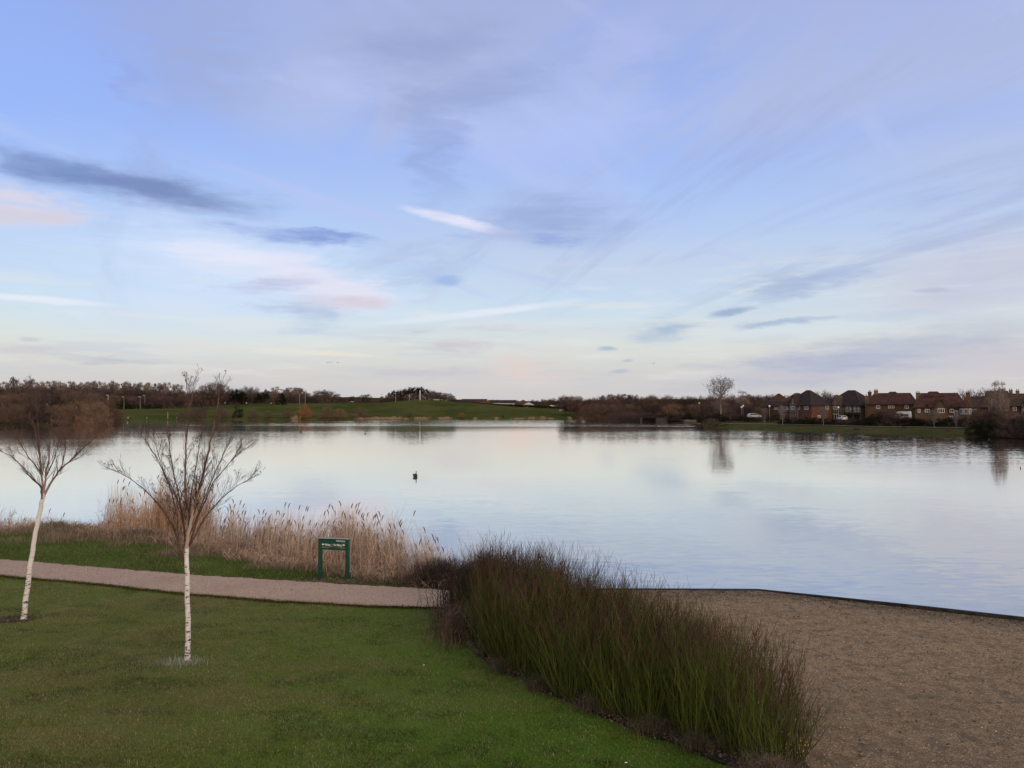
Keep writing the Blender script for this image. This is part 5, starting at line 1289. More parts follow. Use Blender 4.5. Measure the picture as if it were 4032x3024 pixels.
h3 = house('big corner house with tall dark hipped roof and red brick right wall', 3183, 256, 10.6, 10.2, az(3179)-40, 1596, 1538, 1.6, 'brick', 'roofdark',
           wins=[('f', -3.6, 4.1, 1.5, 1.1, 2), ('f', .2, 4.1, 1.5, 1.1, 2), ('f', 3.4, 4.1, 1.5, 1.1, 2), ('f', -1.6, 1.1, 2.0, 1.4, 2), ('r', 2.2, 4.2, 1.5, 1.1, 1), ('r', -1.6, 1.35, 1.2, .8, 1)],
           gables=[(-1.2, 3.0, 8.0, 5.0, .8, 'cream', 'roofdark', (4.1, 1.3, 1.1, 1), 'timber')])
h3b = house('dark roofed wing joined to the left of the corner house', 3132, 262, 7, 7, az(3132)-35, 1597, 1569, 2.5, 'cream', 'roofdark', wins=[('f', -1.8, 4.1, 1.3, 1.1, 2), ('f', 1.6, 4.1, 1.2, 1.1, 1), ('f', 1.4, 1.2, 1.8, 1.5, 2)], beams='f')
h4 = house('timber-framed house with hipped dark roof, cream gable and balcony', 3352, 256, 12.2, 11.5, az(3352)-28, 1597, 1538, 2.4, 'cream', 'roofdark',
           wins=[('f', -4.9, 4.1, 1.8, 1.1, 2), ('f', 2.0, 3.9, 1.5, 1.7, 2), ('f', 4.6, 3.9, 1.5, 1.9, 2), ('f', -4.9, 1.2, .9, 1.3, 1), ('r', .5, 4.2, 1.1, 1, 1)],
           gables=[(-1.7, 3.2, 8.0, 5.0, 1.2, 'cream', 'roofbrown', (4.1, 1.4, 1.1, 2), 'timber')], beams='f', chim=[(4.4, 3.2, .9, 1546)])
# tan brick right wall, balcony and lower windows of the timber-framed house
def h4_extra():
    w_, d_ = 12.2, 11.5
    MB().box(w_/2+.002, w_/2+.07, -d_/2, d_/2, -.5, 4.9).build('side_wall', M['tan'], h4)
    bal = MB().box(.5, w_/2, -d_/2-1.3, -d_/2-.06, 2.35, 2.5).build('balcony', M['timber'], h4)
    r = MB().box(.5, w_/2, -d_/2-1.3, -d_/2-1.22, 3.3, 3.4)
    for k in range(19): r.box(.55+k*.3, .59+k*.3, -d_/2-1.28, -d_/2-1.24, 2.502, 3.298)
    r.build('railing', M['timber'], bal)
    MB().box(1.0, 3.2, -d_/2-.03, -d_/2+.02, -.3, 2.1).build('garage_door', M['timber'], h4); MB().box(3.7, 5.8, -d_/2-.03, -d_/2+.02, -.3, 2.1).build('garage_door', M['timber'], h4)
    f = MB().box(-2.9, -.5, -d_/2-1.27, -d_/2-1.21, .5, 2.2).build('window', M['wframe'], h4)
    m_ = MB()
    for k in range(3): m_.box(-2.8+k*.78, -2.16+k*.78, -d_/2-1.285, -d_/2-1.272, .62, 2.08)
    m_.build('pane', M['pane'], f)
h4_extra()
h5 = house('brown roofed house with a tall brick chimney at each end behind dark shrubs', 3512, 244, 13.2, 8, az(3512)-4, 1592, 1549, 10.0, 'brick2', 'roofred', chim=[(-4.5, 0, 1.1, 1539), (-6.9, -1, 1.2, 1560), (7.1, -.5, 1.15, 1549)],
           wins=[('f', -3.6, 4.4, 1.1, 1.1, 1), ('f', 0, 4.4, 1.7, .8, 2), ('f', 4.2, 4.4, 1.1, 1.1, 1)], top=(-.6, 1.0, 1542))
h6 = house('wide brown house with three front gables and a turret-roofed corner bay', 3697, 232, 12.8, 8.5, az(3697)+3, 1604, 1549, 9.4, 'brick2', 'roofred', chim=[(7.4, 1.0, 1.0, 1548)],
           wins=[('f', -5.4, 3.3, .7, 1.0, 1), ('f', 2.2, 1.2, 1.8, 1.3, 2), ('f', -.8, .9, 1.4, 1.1, 1), ('f', 4.0, 2.6, .9, 1.6, 1)],
           gables=[(-3.3, 1.3, 5.2, 4.1, .12, 'brick', 'roofred', (3.35, 1.25, .95, 1), 'dormer'), (.2, 3.4, 6.6, 3.9, .7, 'brick2', 'roofbrown', (3.35, 1.7, 1.25, 2), 'bay'), (2.9, 1.2, 4.9, 4.1, .12, 'brick2', 'roofred', (3.35, 1.05, 1.05, 1), 'dormer')],
           top=(-2.6, -.4, 1541), turret=(6.3, 1.5, 7.0))
h7 = house('plain house with grey-brown roof right of the turret-roofed house', 3850, 250, 7.5, 8, az(3850), 1604, 1562, 6.6, 'tan', 'roofbrown', chim=[(2.6, 0, .9, 1556)], wins=[('f', -1.2, 3.9, 1.6, .9, 2), ('f', 2.2, 3.9, 1.6, .9, 2)])
h8 = house('tall tan roofed house behind the two narrow poplars', 3925, 246, 7.6, 8, az(3925), 1604, 1541, 5.6, 'brick', 'roofbrown', chim=[(1.4, 0, .9, 1540), (3.6, 0, 1.0, 1539)], wins=[('f', -1.6, 3.8, 1.2, 1.2, 1), ('f', 2.0, 3.8, 1.0, 1.0, 1)])
h9 = house('timber-gabled house at the right edge with cream balcony window', 4012, 240, 9.6, 8, az(4012)-8, 1598, 1551, 7.0, 'brick', 'roofbrown', chim=[(-.4, 0, .9, 1541)], wins=[('f', -3.6, 3.9, 2.6, 1.2, 3), ('f', -.6, 3.9, 1.0, 1.2, 1)],
           gables=[(2.3, 2.6, 7.4, 4.4, .6, 'cream', 'roofdark', (3.7, 1.1, 1.2, 1), 'timber')])
h10 = house('dark roofed house running off the right edge of the photograph', 4110, 236, 9, 8, az(4110), 1600, 1556, 6, 'brick2', 'roofred', wins=[('f', -2.5, 3.9, 1.3, 1.1, 1)])
# bungalows far away beyond the meadow
M['whitewall'] = mat('white painted wall', (.62, .60, .56), .9, .06)
M['roofgrey'] = mat('grey roof', (.07, .06, .058), .9, .2, .6)
def bungalow(sx, D, w, yr, ye, wall, roof, label, gable=False):
    x, y = far_xy(sx, D); b = zfar(sx, D); ze = at(sx, ye, D).z; zr = at(sx, yr, D).z
    root = empty('bungalow', (x, y, b), R(az(sx)), label, 'bungalow'); ze -= b; zr -= b; d = 8
    MB().box(-w/2, w/2, -d/2, d/2, -1, ze).build('wall', M[wall], root)
    if gable:   # gable end towards the lake
        MB().poly([(-w/2-.4, -d/2-.3, ze-.1), (w/2+.4, -d/2-.3, ze-.1), (0, -d/2-.3, zr), (-w/2-.4, d/2, ze-.1), (w/2+.4, d/2, ze-.1), (0, d/2, zr)], [(0, 1, 2), (5, 4, 3), (1, 4, 5, 2), (0, 2, 5, 3), (0, 3, 4, 1)]).build('roof', M[roof], root)
        MB().poly([(-w/2+.3, -d/2-.32, ze+.15), (w/2-.3, -d/2-.32, ze+.15), (0, -d/2-.32, zr-.4), (-w/2+.3, -d/2-.36, ze+.15), (w/2-.3, -d/2-.36, ze+.15), (0, -d/2-.36, zr-.4)], [(0, 2, 1), (3, 4, 5), (0, 1, 4, 3), (1, 2, 5, 4), (2, 0, 3, 5)]).build('gable_end', M[wall], root)
    else:
        MB().poly([(-w/2-.4, -d/2-.5, ze-.1), (w/2+.4, -d/2-.5, ze-.1), (w/2+.4, d/2+.5, ze-.1), (-w/2-.4, d/2+.5, ze-.1), (-w/2-.3, 0, zr), (w/2+.3, 0, zr)], [(0, 1, 5, 4), (1, 2, 5), (2, 3, 4, 5), (3, 0, 4), (3, 2, 1, 0)]).build('roof', M[roof], root)
    for u in ((-.28, .28) if not gable else (0,)):
        win(root, 'f', u*w, ze-1.2, 1.8, 1.2, 1, w, d)
for a in [(1386, 500, 5, 1577, 1586, 'whitewall', 'roofgrey', 'small house with white gable on the meadow skyline left of the copse', True), (1406, 500, 3.2, 1585, 1588, 'whitewall', 'roofgrey', 'tiny white hut right of the white gabled house on the skyline', False),
          (1778, 560, 8, 1571, 1584, 'brick2', 'roofgrey', 'grey roofed bungalow just right of the mound', True), (1820, 575, 14, 1573, 1583, 'whitewall', 'roofdark', 'bungalow with small white gable right of the mound', False), (1868, 580, 18, 1571, 1582, 'brick2', 'roofred', 'long dark roofed bungalow row left part', False),
          (1932, 580, 14, 1574, 1583, 'tan', 'roofdark', 'dark roofed bungalow with cream end wall', True), (1985, 575, 17, 1575, 1586, 'whitewall', 'roofdark', 'long low bungalow with pale windows', False), (2060, 560, 12, 1574, 1590, 'brick2', 'roofgrey', 'grey gabled bungalow over the hedge', True),
          (2082, 548, 8, 1582, 1594, 'whitewall', 'roofgrey', 'pale gabled bungalow over the hedge', True), (2172, 520, 7, 1592, 1602, 'whitewall', 'roofbrown', 'white gabled bungalow at the right end of the hedge', True), (2210, 520, 8, 1594, 1603, 'tan', 'roofbrown', 'small tan bungalow at the wood edge', False)]:
    bungalow(*a)

# ------------------------------------------------------------------ street furniture, posts, vehicles
M['white'] = mat('white paint', (.80, .80, .78), .6, .05); M['grey'] = mat('grey metal', (.28, .28, .27), .5, .1, metal=.4); M['globe'] = mat('opal lamp globe', (.85, .85, .84), .3, .02)
M['black'] = mat('black rubber', (.015, .015, .016), .7, .1); M['tail'] = mat('red lamp plastic', (.35, .02, .02), .3, .1)
def globe_lamp(sx, sy, D, label):
    p = far_point(sx, D); h = at(sx, sy, D).z-p.z
    root = empty('globe_lamp', p, 0, label, 'street lamp', 'white globe lamps on the right bank')
    MB().lathe([(.09, -.2), (.07, .6), (.05, h-.3)], 8).build('post', M['grey'], root)
    MB().lathe([(.03, 0), (.22, .10), (.31, .30), (.28, .50), (.12, .64), (.02, .66)], 12, (0, 0, h-.3)).build('lamp_globe', M['globe'], root, smooth=True)
globe_lamp(3029, 1600, 248, 'globe lamp before the leftmost lakeside houses'); globe_lamp(3300, 1605, 243, 'globe lamp before the cream timbered gable'); globe_lamp(2919, 1604, 262, 'left lower one of two globe lamps before the wood')
globe_lamp(2925, 1599, 266, 'right upper one of two globe lamps before the wood'); globe_lamp(2752, 1588, 300, 'small globe lamp in the wood left of the tall fan-crowned tree')
def street_lamp(sx, ytop, ybase, D, label, sleeve=False, head=True):
    b = at(sx, ybase, D); t = at(sx, ytop, D); h = t.z-b.z; b.z = zfar(sx, D)
    h = t.z-b.z; root = empty('street_lamp', b, 0, label, 'street lamp', 'street lamps beyond the left shore')
    MB().lathe([(.13, 0), (.11, 2.2), (.075, h-.2)], 8).build('post', M['white'] if sleeve else M['grey'], root)
    if head: MB().box(-1.1, .1, -.14, .14, h-.2, h-.05).build('lamp_head', M['globe'], root, bevel=.03)
street_lamp(425, 1555, 1600, 425, 'street lamp with white lower post above the end of the left scrub', True); street_lamp(488, 1562, 1600, 428, 'thin street lamp at the left end of the meadow'); street_lamp(552, 1562, 1602, 432, 'street lamp with bright head at the left meadow edge')
street_lamp(570, 1557, 1602, 440, 'street lamp just right of the bright-headed lamp'); street_lamp(195, 1554, 1600, 420, 'street lamp above the left-shore scrub'); street_lamp(148, 1578, 1600, 330, 'street lamp low in the left-shore scrub')
for sx, yt, lab in ((1202, 1552, 'pale post right of the cone conifer'), (1180, 1557, 'pale post just right of the cone conifer'), (1558, 1552, 'thin pale lamp post left of the mound'), (1612, 1556, 'thin pale lamp post at the foot of the mound')):
    D = 446; p = far_point(sx, D); h = at(sx, yt, D).z-p.z
    r = empty('lamp_post', p, 0, lab, 'lamp post', 'lamp posts on the meadow crest'); MB().lathe([(.12, -.2), (.10, h)], 8).build('post', M['grey'], r); MB().lathe([(.12, 0), (.2, .12), (.12, .3)], 8, (0, 0, h+.002)).build('lamp_head', M['globe'], r)
def sculpture():
    D = 444; p = far_point(1654, D); h = at(1654, 1537, D).z-p.z
    root = empty('white_totem_pole', p, 0, 'white carved pole standing on the top of the grassy mound', 'pole')
    MB().lathe([(.19, -.3), (.18, h*.55)], 8).build('post', M['white'], root)
    z = h*.55; prof = [(.24, z+.002)]
    for k in range(5): prof += [(.38, z+.25), (.22, z+.45)]; z += (h*.45)/5
    prof += [(.05, h)]
    prof = sorted(prof, key=lambda q: q[1]); MB().lathe(prof, 8).build('carved_top', M['white'], root)
sculpture()
def bench(sx, D, wd, label, rz=0.0):
    p = far_point(sx, D); p.z += .0; root = empty('bench', p, rz, label, 'bench'); m = mat('pale bench wood', (.50, .44, .38), .9, .1)
    for k in range(3): MB().box(-wd/2, wd/2, -.30+k*.2, -.13+k*.2, .42, .47).build('seat_slat', m, root)
    for k in range(2): MB().box(-wd/2, wd/2, .31, .35, .60+k*.2, .75+k*.2).build('back_slat', m, root)
    for s in (-1, 1): MB().box(s*wd*.4-.05, s*wd*.4+.05, -.28, .30, -.1, .418).build('leg', m, root); MB().box(s*wd*.4-.045, s*wd*.4+.045, .351, .40, -.1, .95).build('leg', m, root)
bench(2213, 388, 2.6, 'pale bench on the right end of the meadow', .3); bench(1720, 446, 2.6, 'pale bench just right of the mound top')
def picnic_post(sx, D, yt, label, wdt=.35):
    p = far_point(sx, D); h = max(.4, at(sx, yt, D).z-p.z); r = empty('marker_post', p, 0, label, 'post'); MB().box(-wdt/2, wdt/2, -.1, .1, -.2, h).build('post', M['palebark'], r, bevel=.02); MB().poly([(-wdt/2-.03, -.13, h+.002), (wdt/2+.03, -.13, h+.002), (wdt/2+.03, .13, h+.002), (-wdt/2-.03, .13, h+.002), (0, 0, h+.15)], [(0, 1, 4), (1, 2, 4), (2, 3, 4), (3, 0, 4), (3, 2, 1, 0)]).build('cap', M['palebark'], r)
picnic_post(580, shoreY(580)+2, 1643, 'short pale post at the far waterline left'); picnic_post(662, shoreY(662)+2, 1625, 'tall pale post at the far waterline'); picnic_post(698, shoreY(698)+2, 1643, 'short pale post at the waterline right of the tall one')
# footbridge / culvert at the head of the lake
def bridge():
    D = 300; a = at(2522, 1640, D); b = at(2628, 1640, D); c = (a+b)/2; L = (b-a).length
    root = empty('footbridge', (c.x, c.y, WATER), 0, 'low dark footbridge with pale abutments at the head of the lake', 'bridge'); zt = a.z-WATER
    cm = mat('concrete', (.055, .047, .04), .9, .2); dm = mat('dark bridge timber', (.025, .02, .018), .9, .2)
    MB().box(-L/2, L/2, -1.1, 1.1, zt-.55, zt-.3).build('deck', dm, root)
    for s in (-1, 1):
        r = MB().box(-L/2, L/2, s*1.0-.05, s*1.0+.05, zt+.25, zt+.35)
        for k in range(7): r.box(-L/2+.1+k*(L-.2)/6-.05, -L/2+.1+k*(L-.2)/6+.05, s*1.0-.04, s*1.0+.04, zt-.298, zt+.248)
        r.build('railing', dm, root)
    for x0, x1 in ((-L/2-.2, -L/2+.5), (L*.05, L*.42), (L/2-.9, L/2-.5)): MB().box(x0, x1, -1.2, .9, -.8, zt-.552).build('abutment', cm, root)
    MB().box(-L/2-.5, L/2+.5, 1.3, 1.6, -.8, zt-.6).build('back_wall', dm, root)
bridge()
# vehicles
def car(sx, sy, D, label, rz, body_c, name='parked_car', cat='car'):
    p = far_point(sx, D); p.z = at(sx, sy, D).z; root = empty(name, p, R(az(sx)+rz), label, cat)
    prof = [(-2.0, .30), (-2.02, .75), (-1.85, .92), (-1.55, 1.40), (-.2, 1.46), (.55, 1.38), (1.15, .98), (1.95, .82), (2.05, .55), (2.0, .30)]
    def inset(z): return .84 if z < .95 else .84-(z-.95)*.42
    V = [(x, -inset(z), z) for x, z in prof]+[(x, inset(z), z) for x, z in prof]; n = len(prof)
    MB().poly(V, [tuple(range(n)), tuple(range(2*n-1, n-1, -1))]+[(i, n+i, n+(i+1) % n, (i+1) % n) for i in range(n)]).build('body', body_c, root, bevel=.04)
    def quad(name, pts, m): MB().poly(pts+[(a*1.0, b*1.0, c) for a, b, c in [(q[0], q[1]*.97, q[2]) for q in pts]], [(0, 1, 2, 3), (7, 6, 5, 4)]).build(name, m, root)
    for s in (-1, 1):
        MB().poly([(-1.45, s*.835, .98), (.95, s*.835, .98), (.45, s*.70, 1.33), (-1.3, s*.70, 1.35), (-1.45, s*.80, .98), (.95, s*.80, .98), (.45, s*.66, 1.33), (-1.3, s*.66, 1.35)], [(0, 1, 2, 3), (7, 6, 5, 4), (0, 4, 5, 1), (1, 5, 6, 2), (2, 6, 7, 3), (3, 7, 4, 0)]).build('side_window', M['pane'], root)
    MB().poly([(-1.86, -.66, .99), (-1.86, .66, .99), (-1.60, .56, 1.36), (-1.60, -.56, 1.36), (-1.80, -.66, .99), (-1.80, .66, .99), (-1.54, .56, 1.36), (-1.54, -.56, 1.36)], [(3, 2, 1, 0), (4, 5, 6, 7), (0, 1, 5, 4), (1, 2, 6, 5), (2, 3, 7, 6), (3, 0, 4, 7)]).build('rear_window', M['pane'], root)
    MB().poly([(1.17, -.66, 1.0), (1.17, .66, 1.0), (.62, .56, 1.37), (.62, -.56, 1.37), (1.1, -.66, 1.0), (1.1, .66, 1.0), (.55, .56, 1.37), (.55, -.56, 1.37)], [(0, 1, 2, 3), (7, 6, 5, 4), (0, 4, 5, 1), (1, 5, 6, 2), (2, 6, 7, 3), (3, 7, 4, 0)]).build('windscreen', M['pane'], root)
    for s in (-1, 1):
        MB().box(-2.06, -1.98, s*.66-.12, s*.66+.12, .68, .9).build('tail_light', M['tail'], root); MB().box(1.97, 2.07, s*.6-.14, s*.6+.14, .6, .74).build('headlight', M['globe'], root)
        for x in (-1.25, 1.3):
            wv = MB(); V = []; n = 14
            for yy in (-.11, .11):
                for k in range(n): V.append((.31*math.cos(6.2832*k/n), yy, .31*math.sin(6.2832*k/n)))
            wv.poly(V, [tuple(range(n)), tuple(range(2*n-1, n-1, -1))]+[(i, (i+1) % n, n+(i+1) % n, n+i) for i in range(n)]); wo = wv.build('wheel', M['black'], root); wo.location = (x, s*.76, .31)
            hb = MB().lathe([(.18, 0), (.16, .02)], 10).build('rim', M['grey'], wo); hb.rotation_euler = (s*-math.pi/2, 0, 0); hb.location = (0, s*.112, 0)
silver = mat('silver paint', (.36, .38, .42), .3, .05, spec=.5); whitep = mat('white car paint', (.62, .64, .68), .3, .03, spec=.5)
car(3315, 1655.5, 237, 'white hatchback parked before the cream timbered house', 110, whitep); car(2968, 1646, 241, 'silver car showing above the hedge left of the houses', 15, silver)
def camper():
    D = 226; p = far_point(3560, D); p.z = at(3560, 1652, D).z; root = empty('camper_van', p, R(az(3560)-12), 'white camper van showing above the hedge before the brown roofed house', 'camper van')
    prof = [(-1.55, .35), (-1.6, 1.9), (-1.3, 2.25), (1.35, 2.25), (1.5, 2.0), (1.55, .35)]; n = len(prof); V = [(x, -.95, z) for x, z in prof]+[(x, .95, z) for x, z in prof]
    prof = [(-1.9, 1.75), (-2.15, 1.95), (-1.3, 2.3), (1.5, 2.35), (1.6, 2.0), (1.6, .35), (-1.2, .35), (-1.3, 1.6)]; n = len(prof); V = [(x, -.95, z) for x, z in prof]+[(x, .95, z) for x, z in prof]
    MB().poly(V, [tuple(range(n))[::-1], tuple(range(n, 2*n)), ]+[(i, n+i, n+(i+1) % n, (i+1) % n)[::-1] for i in range(n)]).build('body', whitep, root)
    MB().box(-.9, 1.25, -.975, -.952, .95, 1.55).build('side_window', M['pane'], root, bevel=.01)
    MB().box(-2.3, -1.25, -.85, .85, .35, 1.2).build('cab', whitep, root, bevel=.15)
    for x in (-1.75, 1.0):
        for s in (-1, 1): o = MB().lathe([(.33, -.1), (.33, .1)], 14).build('wheel', M['black'], root); o.rotation_euler = (math.pi/2, 0, 0); o.location = (x, s*.85, .33)
camper()

# ------------------------------------------------------------------ people and birds
def skin_body(name, verts, edges, radii, m, parent, root=0, sub=1):
    me = bpy.data.meshes.new(name); me.from_pydata(verts, edges, []); me.materials.append(m); o = link(name, me, parent)
    s = o.modifiers.new('skin', 'SKIN'); s.use_smooth_shade = True
    for v, r in zip(me.skin_vertices[0].data, radii): v.radius = (r, r) if not isinstance(r, tuple) else r; v.use_root = False
    me.skin_vertices[0].data[root].use_root = True
    u = o.modifiers.new('sub', 'SUBSURF'); u.levels = sub; u.render_levels = sub
    return o
skin = mat('skin', (.45, .28, .20), .7, .05); trouser = mat('dark trousers', (.03, .035, .05), .9, .1)
def walker(sx, D, coat, label, stride=.22, group=None):
    p = far_point(sx, D); root = empty('person', p, rnd.uniform(-1.5, 1.5), label, 'person', group)
    V = [(0, 0, .95), (0, 0, 1.15), (0, 0, 1.38), (0, 0, 1.5), (.11, 0, .90), (.12, stride, .5), (.12, stride*1.2, .08), (.12, stride*1.2-.16, .05), (-.11, 0, .9), (-.12, -stride*.6, .5), (-.12, -stride*1.4, .1), (-.12, -stride*1.4-.15, .06),
         (.2, 0, 1.42), (.26, -stride*.6, 1.15), (.27, -stride*.9, .92), (-.2, 0, 1.42), (-.26, stride*.6, 1.15), (-.27, stride*.3, .92)]
    E = [(0, 1), (1, 2), (2, 3), (0, 4), (4, 5), (5, 6), (6, 7), (0, 8), (8, 9), (9, 10), (10, 11), (2, 12), (12, 13), (13, 14), (2, 15), (15, 16), (16, 17)]
    skin_body('body', V, E, [.15, .14, .16, .06, .10, .075, .05, .045, .10, .075, .05, .045, .075, .06, .04, .075, .06, .04], trouser, root)
    skin_body('coat', [(0, 0, .88), (0, 0, 1.1), (0, 0, 1.38), (.2, 0, 1.41), (.265, -stride*.6, 1.16), (-.2, 0, 1.41), (-.265, stride*.6, 1.16), (0, 0, 1.5)], [(0, 1), (1, 2), (2, 3), (3, 4), (2, 5), (5, 6), (2, 7)], [.19, .17, .19, .095, .075, .095, .075, .085], coat, root)
    MB().lathe([(.03, 1.50), (.08, 1.54), (.10, 1.62), (.095, 1.70), (.05, 1.76)], 10).build('head', skin, root, smooth=True)
    MB().lathe([(.105, 1.66), (.108, 1.72), (.06, 1.78)], 10).build('hair', M['black'], root, smooth=True)
red = mat('red coat', (.45, .05, .04), .9, .1); palec = mat('pale coat', (.72, .72, .70), .9, .05); dark = mat('dark coat', (.03, .03, .035), .9, .1)
walker(1068, 434, palec, 'walker in a pale coat left of the pair on the meadow path', group=None); walker(1077, 434, red, 'walker in a red coat on the meadow path')
walker(862, 436, palec, 'walker in white seen through the right birch crown'); walker(887, 438, palec, 'second walker in white right of the first beyond the birch'); walker(971, 436, palec, 'walker in white alone on the meadow right of the birch')
walker(1122, 434, dark, 'dark dressed walker right of the cone conifer'); walker(2874, gp(2874, 1666, .6).y, dark, 'dark dressed walker on the bank path below the tall fan-crowned tree')
def angler(sx, D, coat, label, dd=(0, 0)):
    p = far_point(sx, D); p.x += dd[0]; root = empty('person', p, 0, label, 'person')
    V = [(0, .1, .45), (0, .05, .70), (0, 0, .95), (0, -.05, 1.08), (.12, -.1, .45), (.14, -.42, .48), (.14, -.46, .08), (.14, -.60, .05), (-.12, -.1, .45), (-.14, -.42, .48), (-.14, -.46, .08), (-.14, -.60, .05), (.2, 0, .98), (.25, -.2, .75), (.1, -.42, .72), (-.2, 0, .98), (-.25, -.2, .75), (-.1, -.42, .72)]
    E = [(0, 1), (1, 2), (2, 3), (0, 4), (4, 5), (5, 6), (6, 7), (0, 8), (8, 9), (9, 10), (10, 11), (2, 12), (12, 13), (13, 14), (2, 15), (15, 16), (16, 17)]
    skin_body('body', V, E, [.17, .15, .17, .06, .11, .08, .055, .05, .11, .08, .055, .05, .08, .06, .04, .08, .06, .04], trouser, root)
    skin_body('coat', [(0, .1, .42), (0, .05, .68), (0, 0, .96), (.2, 0, .98), (.255, -.2, .76), (-.2, 0, .98), (-.255, -.2, .76), (0, -.04, 1.08)], [(0, 1), (1, 2), (2, 3), (3, 4), (2, 5), (5, 6), (2, 7)], [.22, .2, .21, .11, .085, .11, .085, .10], coat, root)
    MB().lathe([(.03, 1.10), (.09, 1.14), (.11, 1.23), (.10, 1.31), (.05, 1.36)], 10, (0, -.08, 0)).build('head', skin, root, smooth=True); MB().lathe([(.12, 1.26), (.12, 1.33), (.06, 1.40)], 10, (0, -.07, 0)).build('hat', M['black'], root, smooth=True)
    return root
yel = mat('bright yellow jacket', (.85, .90, .35), .8, .05)
angler(505, shoreY(505)+1.2, yel, 'angler in a bright yellow jacket crouching at the far left waterline'); angler(511, shoreY(511)+1.3, dark, 'dark dressed angler beside the one in yellow', (.5, 0))
angler(2388, shoreY(2388)+1.5, mat('green coat', (.02, .05, .045), .9, .1), 'angler in dark green beside the tent'); angler(2402, shoreY(2402)+1.4, dark, 'dark dressed angler right of the tent')
def tent():
    p = far_point(2374, shoreY(2374)+2); root = empty('angler_tent', p, R(10), 'small dark green angling tent at the far shore', 'tent'); g_ = mat('dark green canvas', (.012, .035, .03), .9, .15)
    V = []; n = 9; prof = [(0, 1.0), (.8, .95), (1.4, .7), (1.8, .0)]
    for y_, k in prof:
        for i in range(n): a = math.pi*i/(n-1); V.append((math.cos(a)*1.1*max(k, .25), y_, math.sin(a)*1.25*max(k, .1)))
    Q = [(j*n+i, j*n+i+1, (j+1)*n+i+1, (j+1)*n+i) for j in range(3) for i in range(n-1)]
    MB().poly(V, Q+[tuple(range(3*n, 4*n))]).build('canopy', g_, root); MB().box(-.8, .8, .02, .06, 0, .9).build('inner_mesh', M['black'], root)
tent()
M['goosebody'] = mat('grey brown goose feathers', (.045, .042, .040), .8, .3, 8, c2=(.09, .08, .07)); M['gooseneck'] = mat('black goose neck', (.012, .012, .013), .6, .1); M['gooserump'] = mat('pale feathers', (.55, .52, .48), .8, .1)
def goose():
    p = gp(897*K, 1030*K, WATER); root = empty('swimming_goose', p, R(-68), 'dark goose with an upright black neck swimming in the middle of the lake', 'goose')
    # body: lofted rings along x (head toward +x)
    prof = [(-.46, .0, .19, .01), (-.40, .0, .17, .05), (-.28, 0, .11, .12), (-.08, 0, .07, .185), (.12, 0, .07, .19), (.26, 0, .09, .13), (.33, 0, .12, .05), (.35, 0, .12, .01)]
    V = []; n = 12
    for x, y, zc, r in prof:
        for k in range(n): a = 6.2832*k/n; V.append((x, math.sin(a)*r*.85, zc+math.cos(a)*r))
    Q = [(i*n+k, i*n+(k+1) % n, (i+1)*n+(k+1) % n, (i+1)*n+k) for i in range(len(prof)-1) for k in range(n)]
    MB().poly(V, Q+[tuple(range(n))[::-1], tuple((len(prof)-1)*n+k for k in range(n))]).build('body', M['goosebody'], root, smooth=True)
    MB().tube([(.27, 0, .12), (.31, 0, .22), (.29, 0, .34), (.28, 0, .42), (.32, 0, .47), (.36, 0, .465)], [.065, .045, .032, .032, .045, .03], 8).build('neck', M['gooseneck'], root, smooth=True)
    MB().tube([(.37, 0, .465), (.42, 0, .45), (.45, 0, .445)], [.022, .016, .006], 6).build('bill', M['gooseneck'], root)
    for s in (-1, 1): MB().poly([(.15, s*.165, .16), (-.1, s*.19, .20), (-.48, s*.07, .27), (-.2, s*.17, .08), (.1, s*.17, .06), (-.1, s*.12, .25)], [(0, 1, 5), (1, 2, 5), (0, 4, 3, 2, 1)]).build('wing', M['goosebody'], root)
    MB().tube([(-.36, 0, .12), (-.46, 0, .16), (-.52, 0, .22)], [.07, .05, .015], 8).build('tail', M['gooserump'], root)
goose()
duckp = []
def duck_proto():
    prof = [(-.22, .10, .01), (-.18, .08, .05), (-.05, .04, .09), (.08, .04, .085), (.16, .06, .04), (.18, .07, .01)]; V = []; n = 8
    for x, zc, r in prof:
        for k in range(n): a = 6.2832*k/n; V.append((x, math.sin(a)*r*.8, zc+math.cos(a)*r))
    m_ = MB().poly(V, [(i*n+k, i*n+(k+1) % n, (i+1)*n+(k+1) % n, (i+1)*n+k) for i in range(len(prof)-1) for k in range(n)])
    me = bpy.data.meshes.new('duck_body'); me.from_pydata(m_.v, [], m_.f); me.materials.append(M['goosebody']); 
    h = MB().tube([(.12, 0, .08), (.15, 0, .17), (.17, 0, .22), (.21, 0, .225), (.27, 0, .21)], [.04, .03, .042, .035, .01], 7)
    m2 = bpy.data.meshes.new('duck_head'); m2.from_pydata(h.v, [], h.f); m2.materials.append(M['gooseneck']); return me, m2
DB, DH = duck_proto()
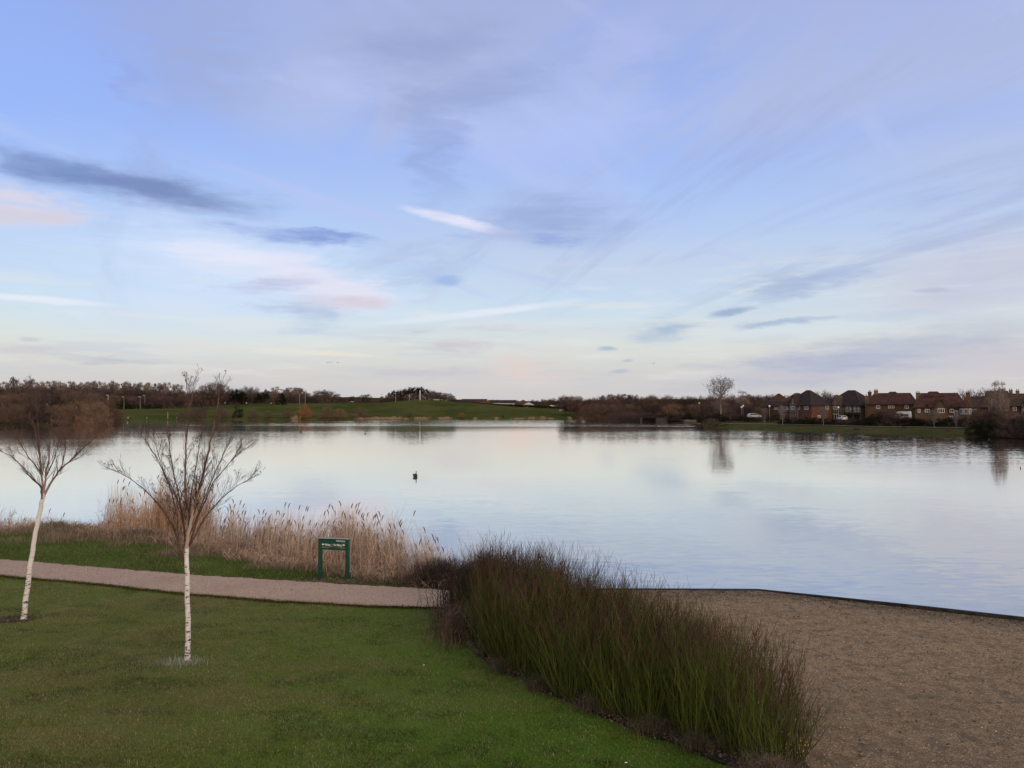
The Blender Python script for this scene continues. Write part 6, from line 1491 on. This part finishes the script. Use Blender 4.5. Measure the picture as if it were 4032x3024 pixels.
for sx, sy, lab in [(1183, 1702, 'small duck near the far left, below the orange willow'), (1439, 1708.5, 'duck on the far water below the copse'), (2586, 1692, 'tiny duck on the far water before the footbridge'), (2756, 1692, 'tiny duck beyond the tip of the right bank'), (2995, 1711, 'duck near the right bank below the first lamp'),
        (3070, 1714, 'duck near the right bank below the left houses'), (3196, 1713, 'small duck below the corner house'), (3272, 1707, 'duck close to the bank below the timbered house'), (3368, 1720, 'duck below the reddish bank bush'), (3501, 1737, 'duck furthest out below the camper van'), (3569, 1723, 'small duck near the bank below the brown house'),
        (3668, 1734, 'duck below the wide brown house'), (3875, 1745, 'duck below the narrow poplars'), (3894, 1731, 'duck at the edge of the dark thicket'), (3924, 1801, 'duck in the reflection of the poplars'), (4018, 1845, 'duck near the right edge of the photograph')]:
    p = gp(sx, sy, WATER); o = empty('duck', p, rnd.uniform(0, 6.28), lab, 'duck', 'small waterfowl on the lake'); o.scale = (1.4,)*3 if sy < 1760 else (.75,)*3
    link('body', DB, o); link('head', DH, o)
def flyer(sx, sy, D, flap, label, s=1.0):
    p = at(sx, sy, D); root = empty('flying_bird', p, rnd.uniform(-.5, .5), label, 'bird', 'three birds flying over the left of the lake'); m = M['goosebody']
    MB().tube([(0, -.35, 0), (0, -.2, .01), (0, .1, 0), (0, .35, -.02), (0, .5, 0)], [.02, .05, .09, .06, .02], 7).build('body', m, root)
    for q in (-1, 1):
        z1 = flap*.25; z2 = flap*.55
        vs = [(q*.05, -.1, .03), (q*.35, -.12, z1+.03), (q*.78, .02, z2), (q*.40, .14, z1), (q*.05, .16, .02)]
        MB().poly(vs+[(a, b, c-.03) for a, b, c in vs], [(0, 1, 2, 3, 4), (9, 8, 7, 6, 5), (0, 5, 6, 1), (1, 6, 7, 2), (2, 7, 8, 3), (3, 8, 9, 4)]).build('wing', m, root)
    root.scale = (s, s, s)
flyer(1290, 1428, 330, .1, 'leftmost of three birds flying low over the lake'); flyer(1303.5, 1428, 330, .9, 'middle of three flying birds, wings raised'); flyer(1330, 1427, 335, -.3, 'rightmost of three flying birds, wings drooped')
b_ = at(2574, 1432, 300); flyer(2574, 1432, 300, .6, 'lone bird flying above the wood left of the fan-crowned tree', .8)
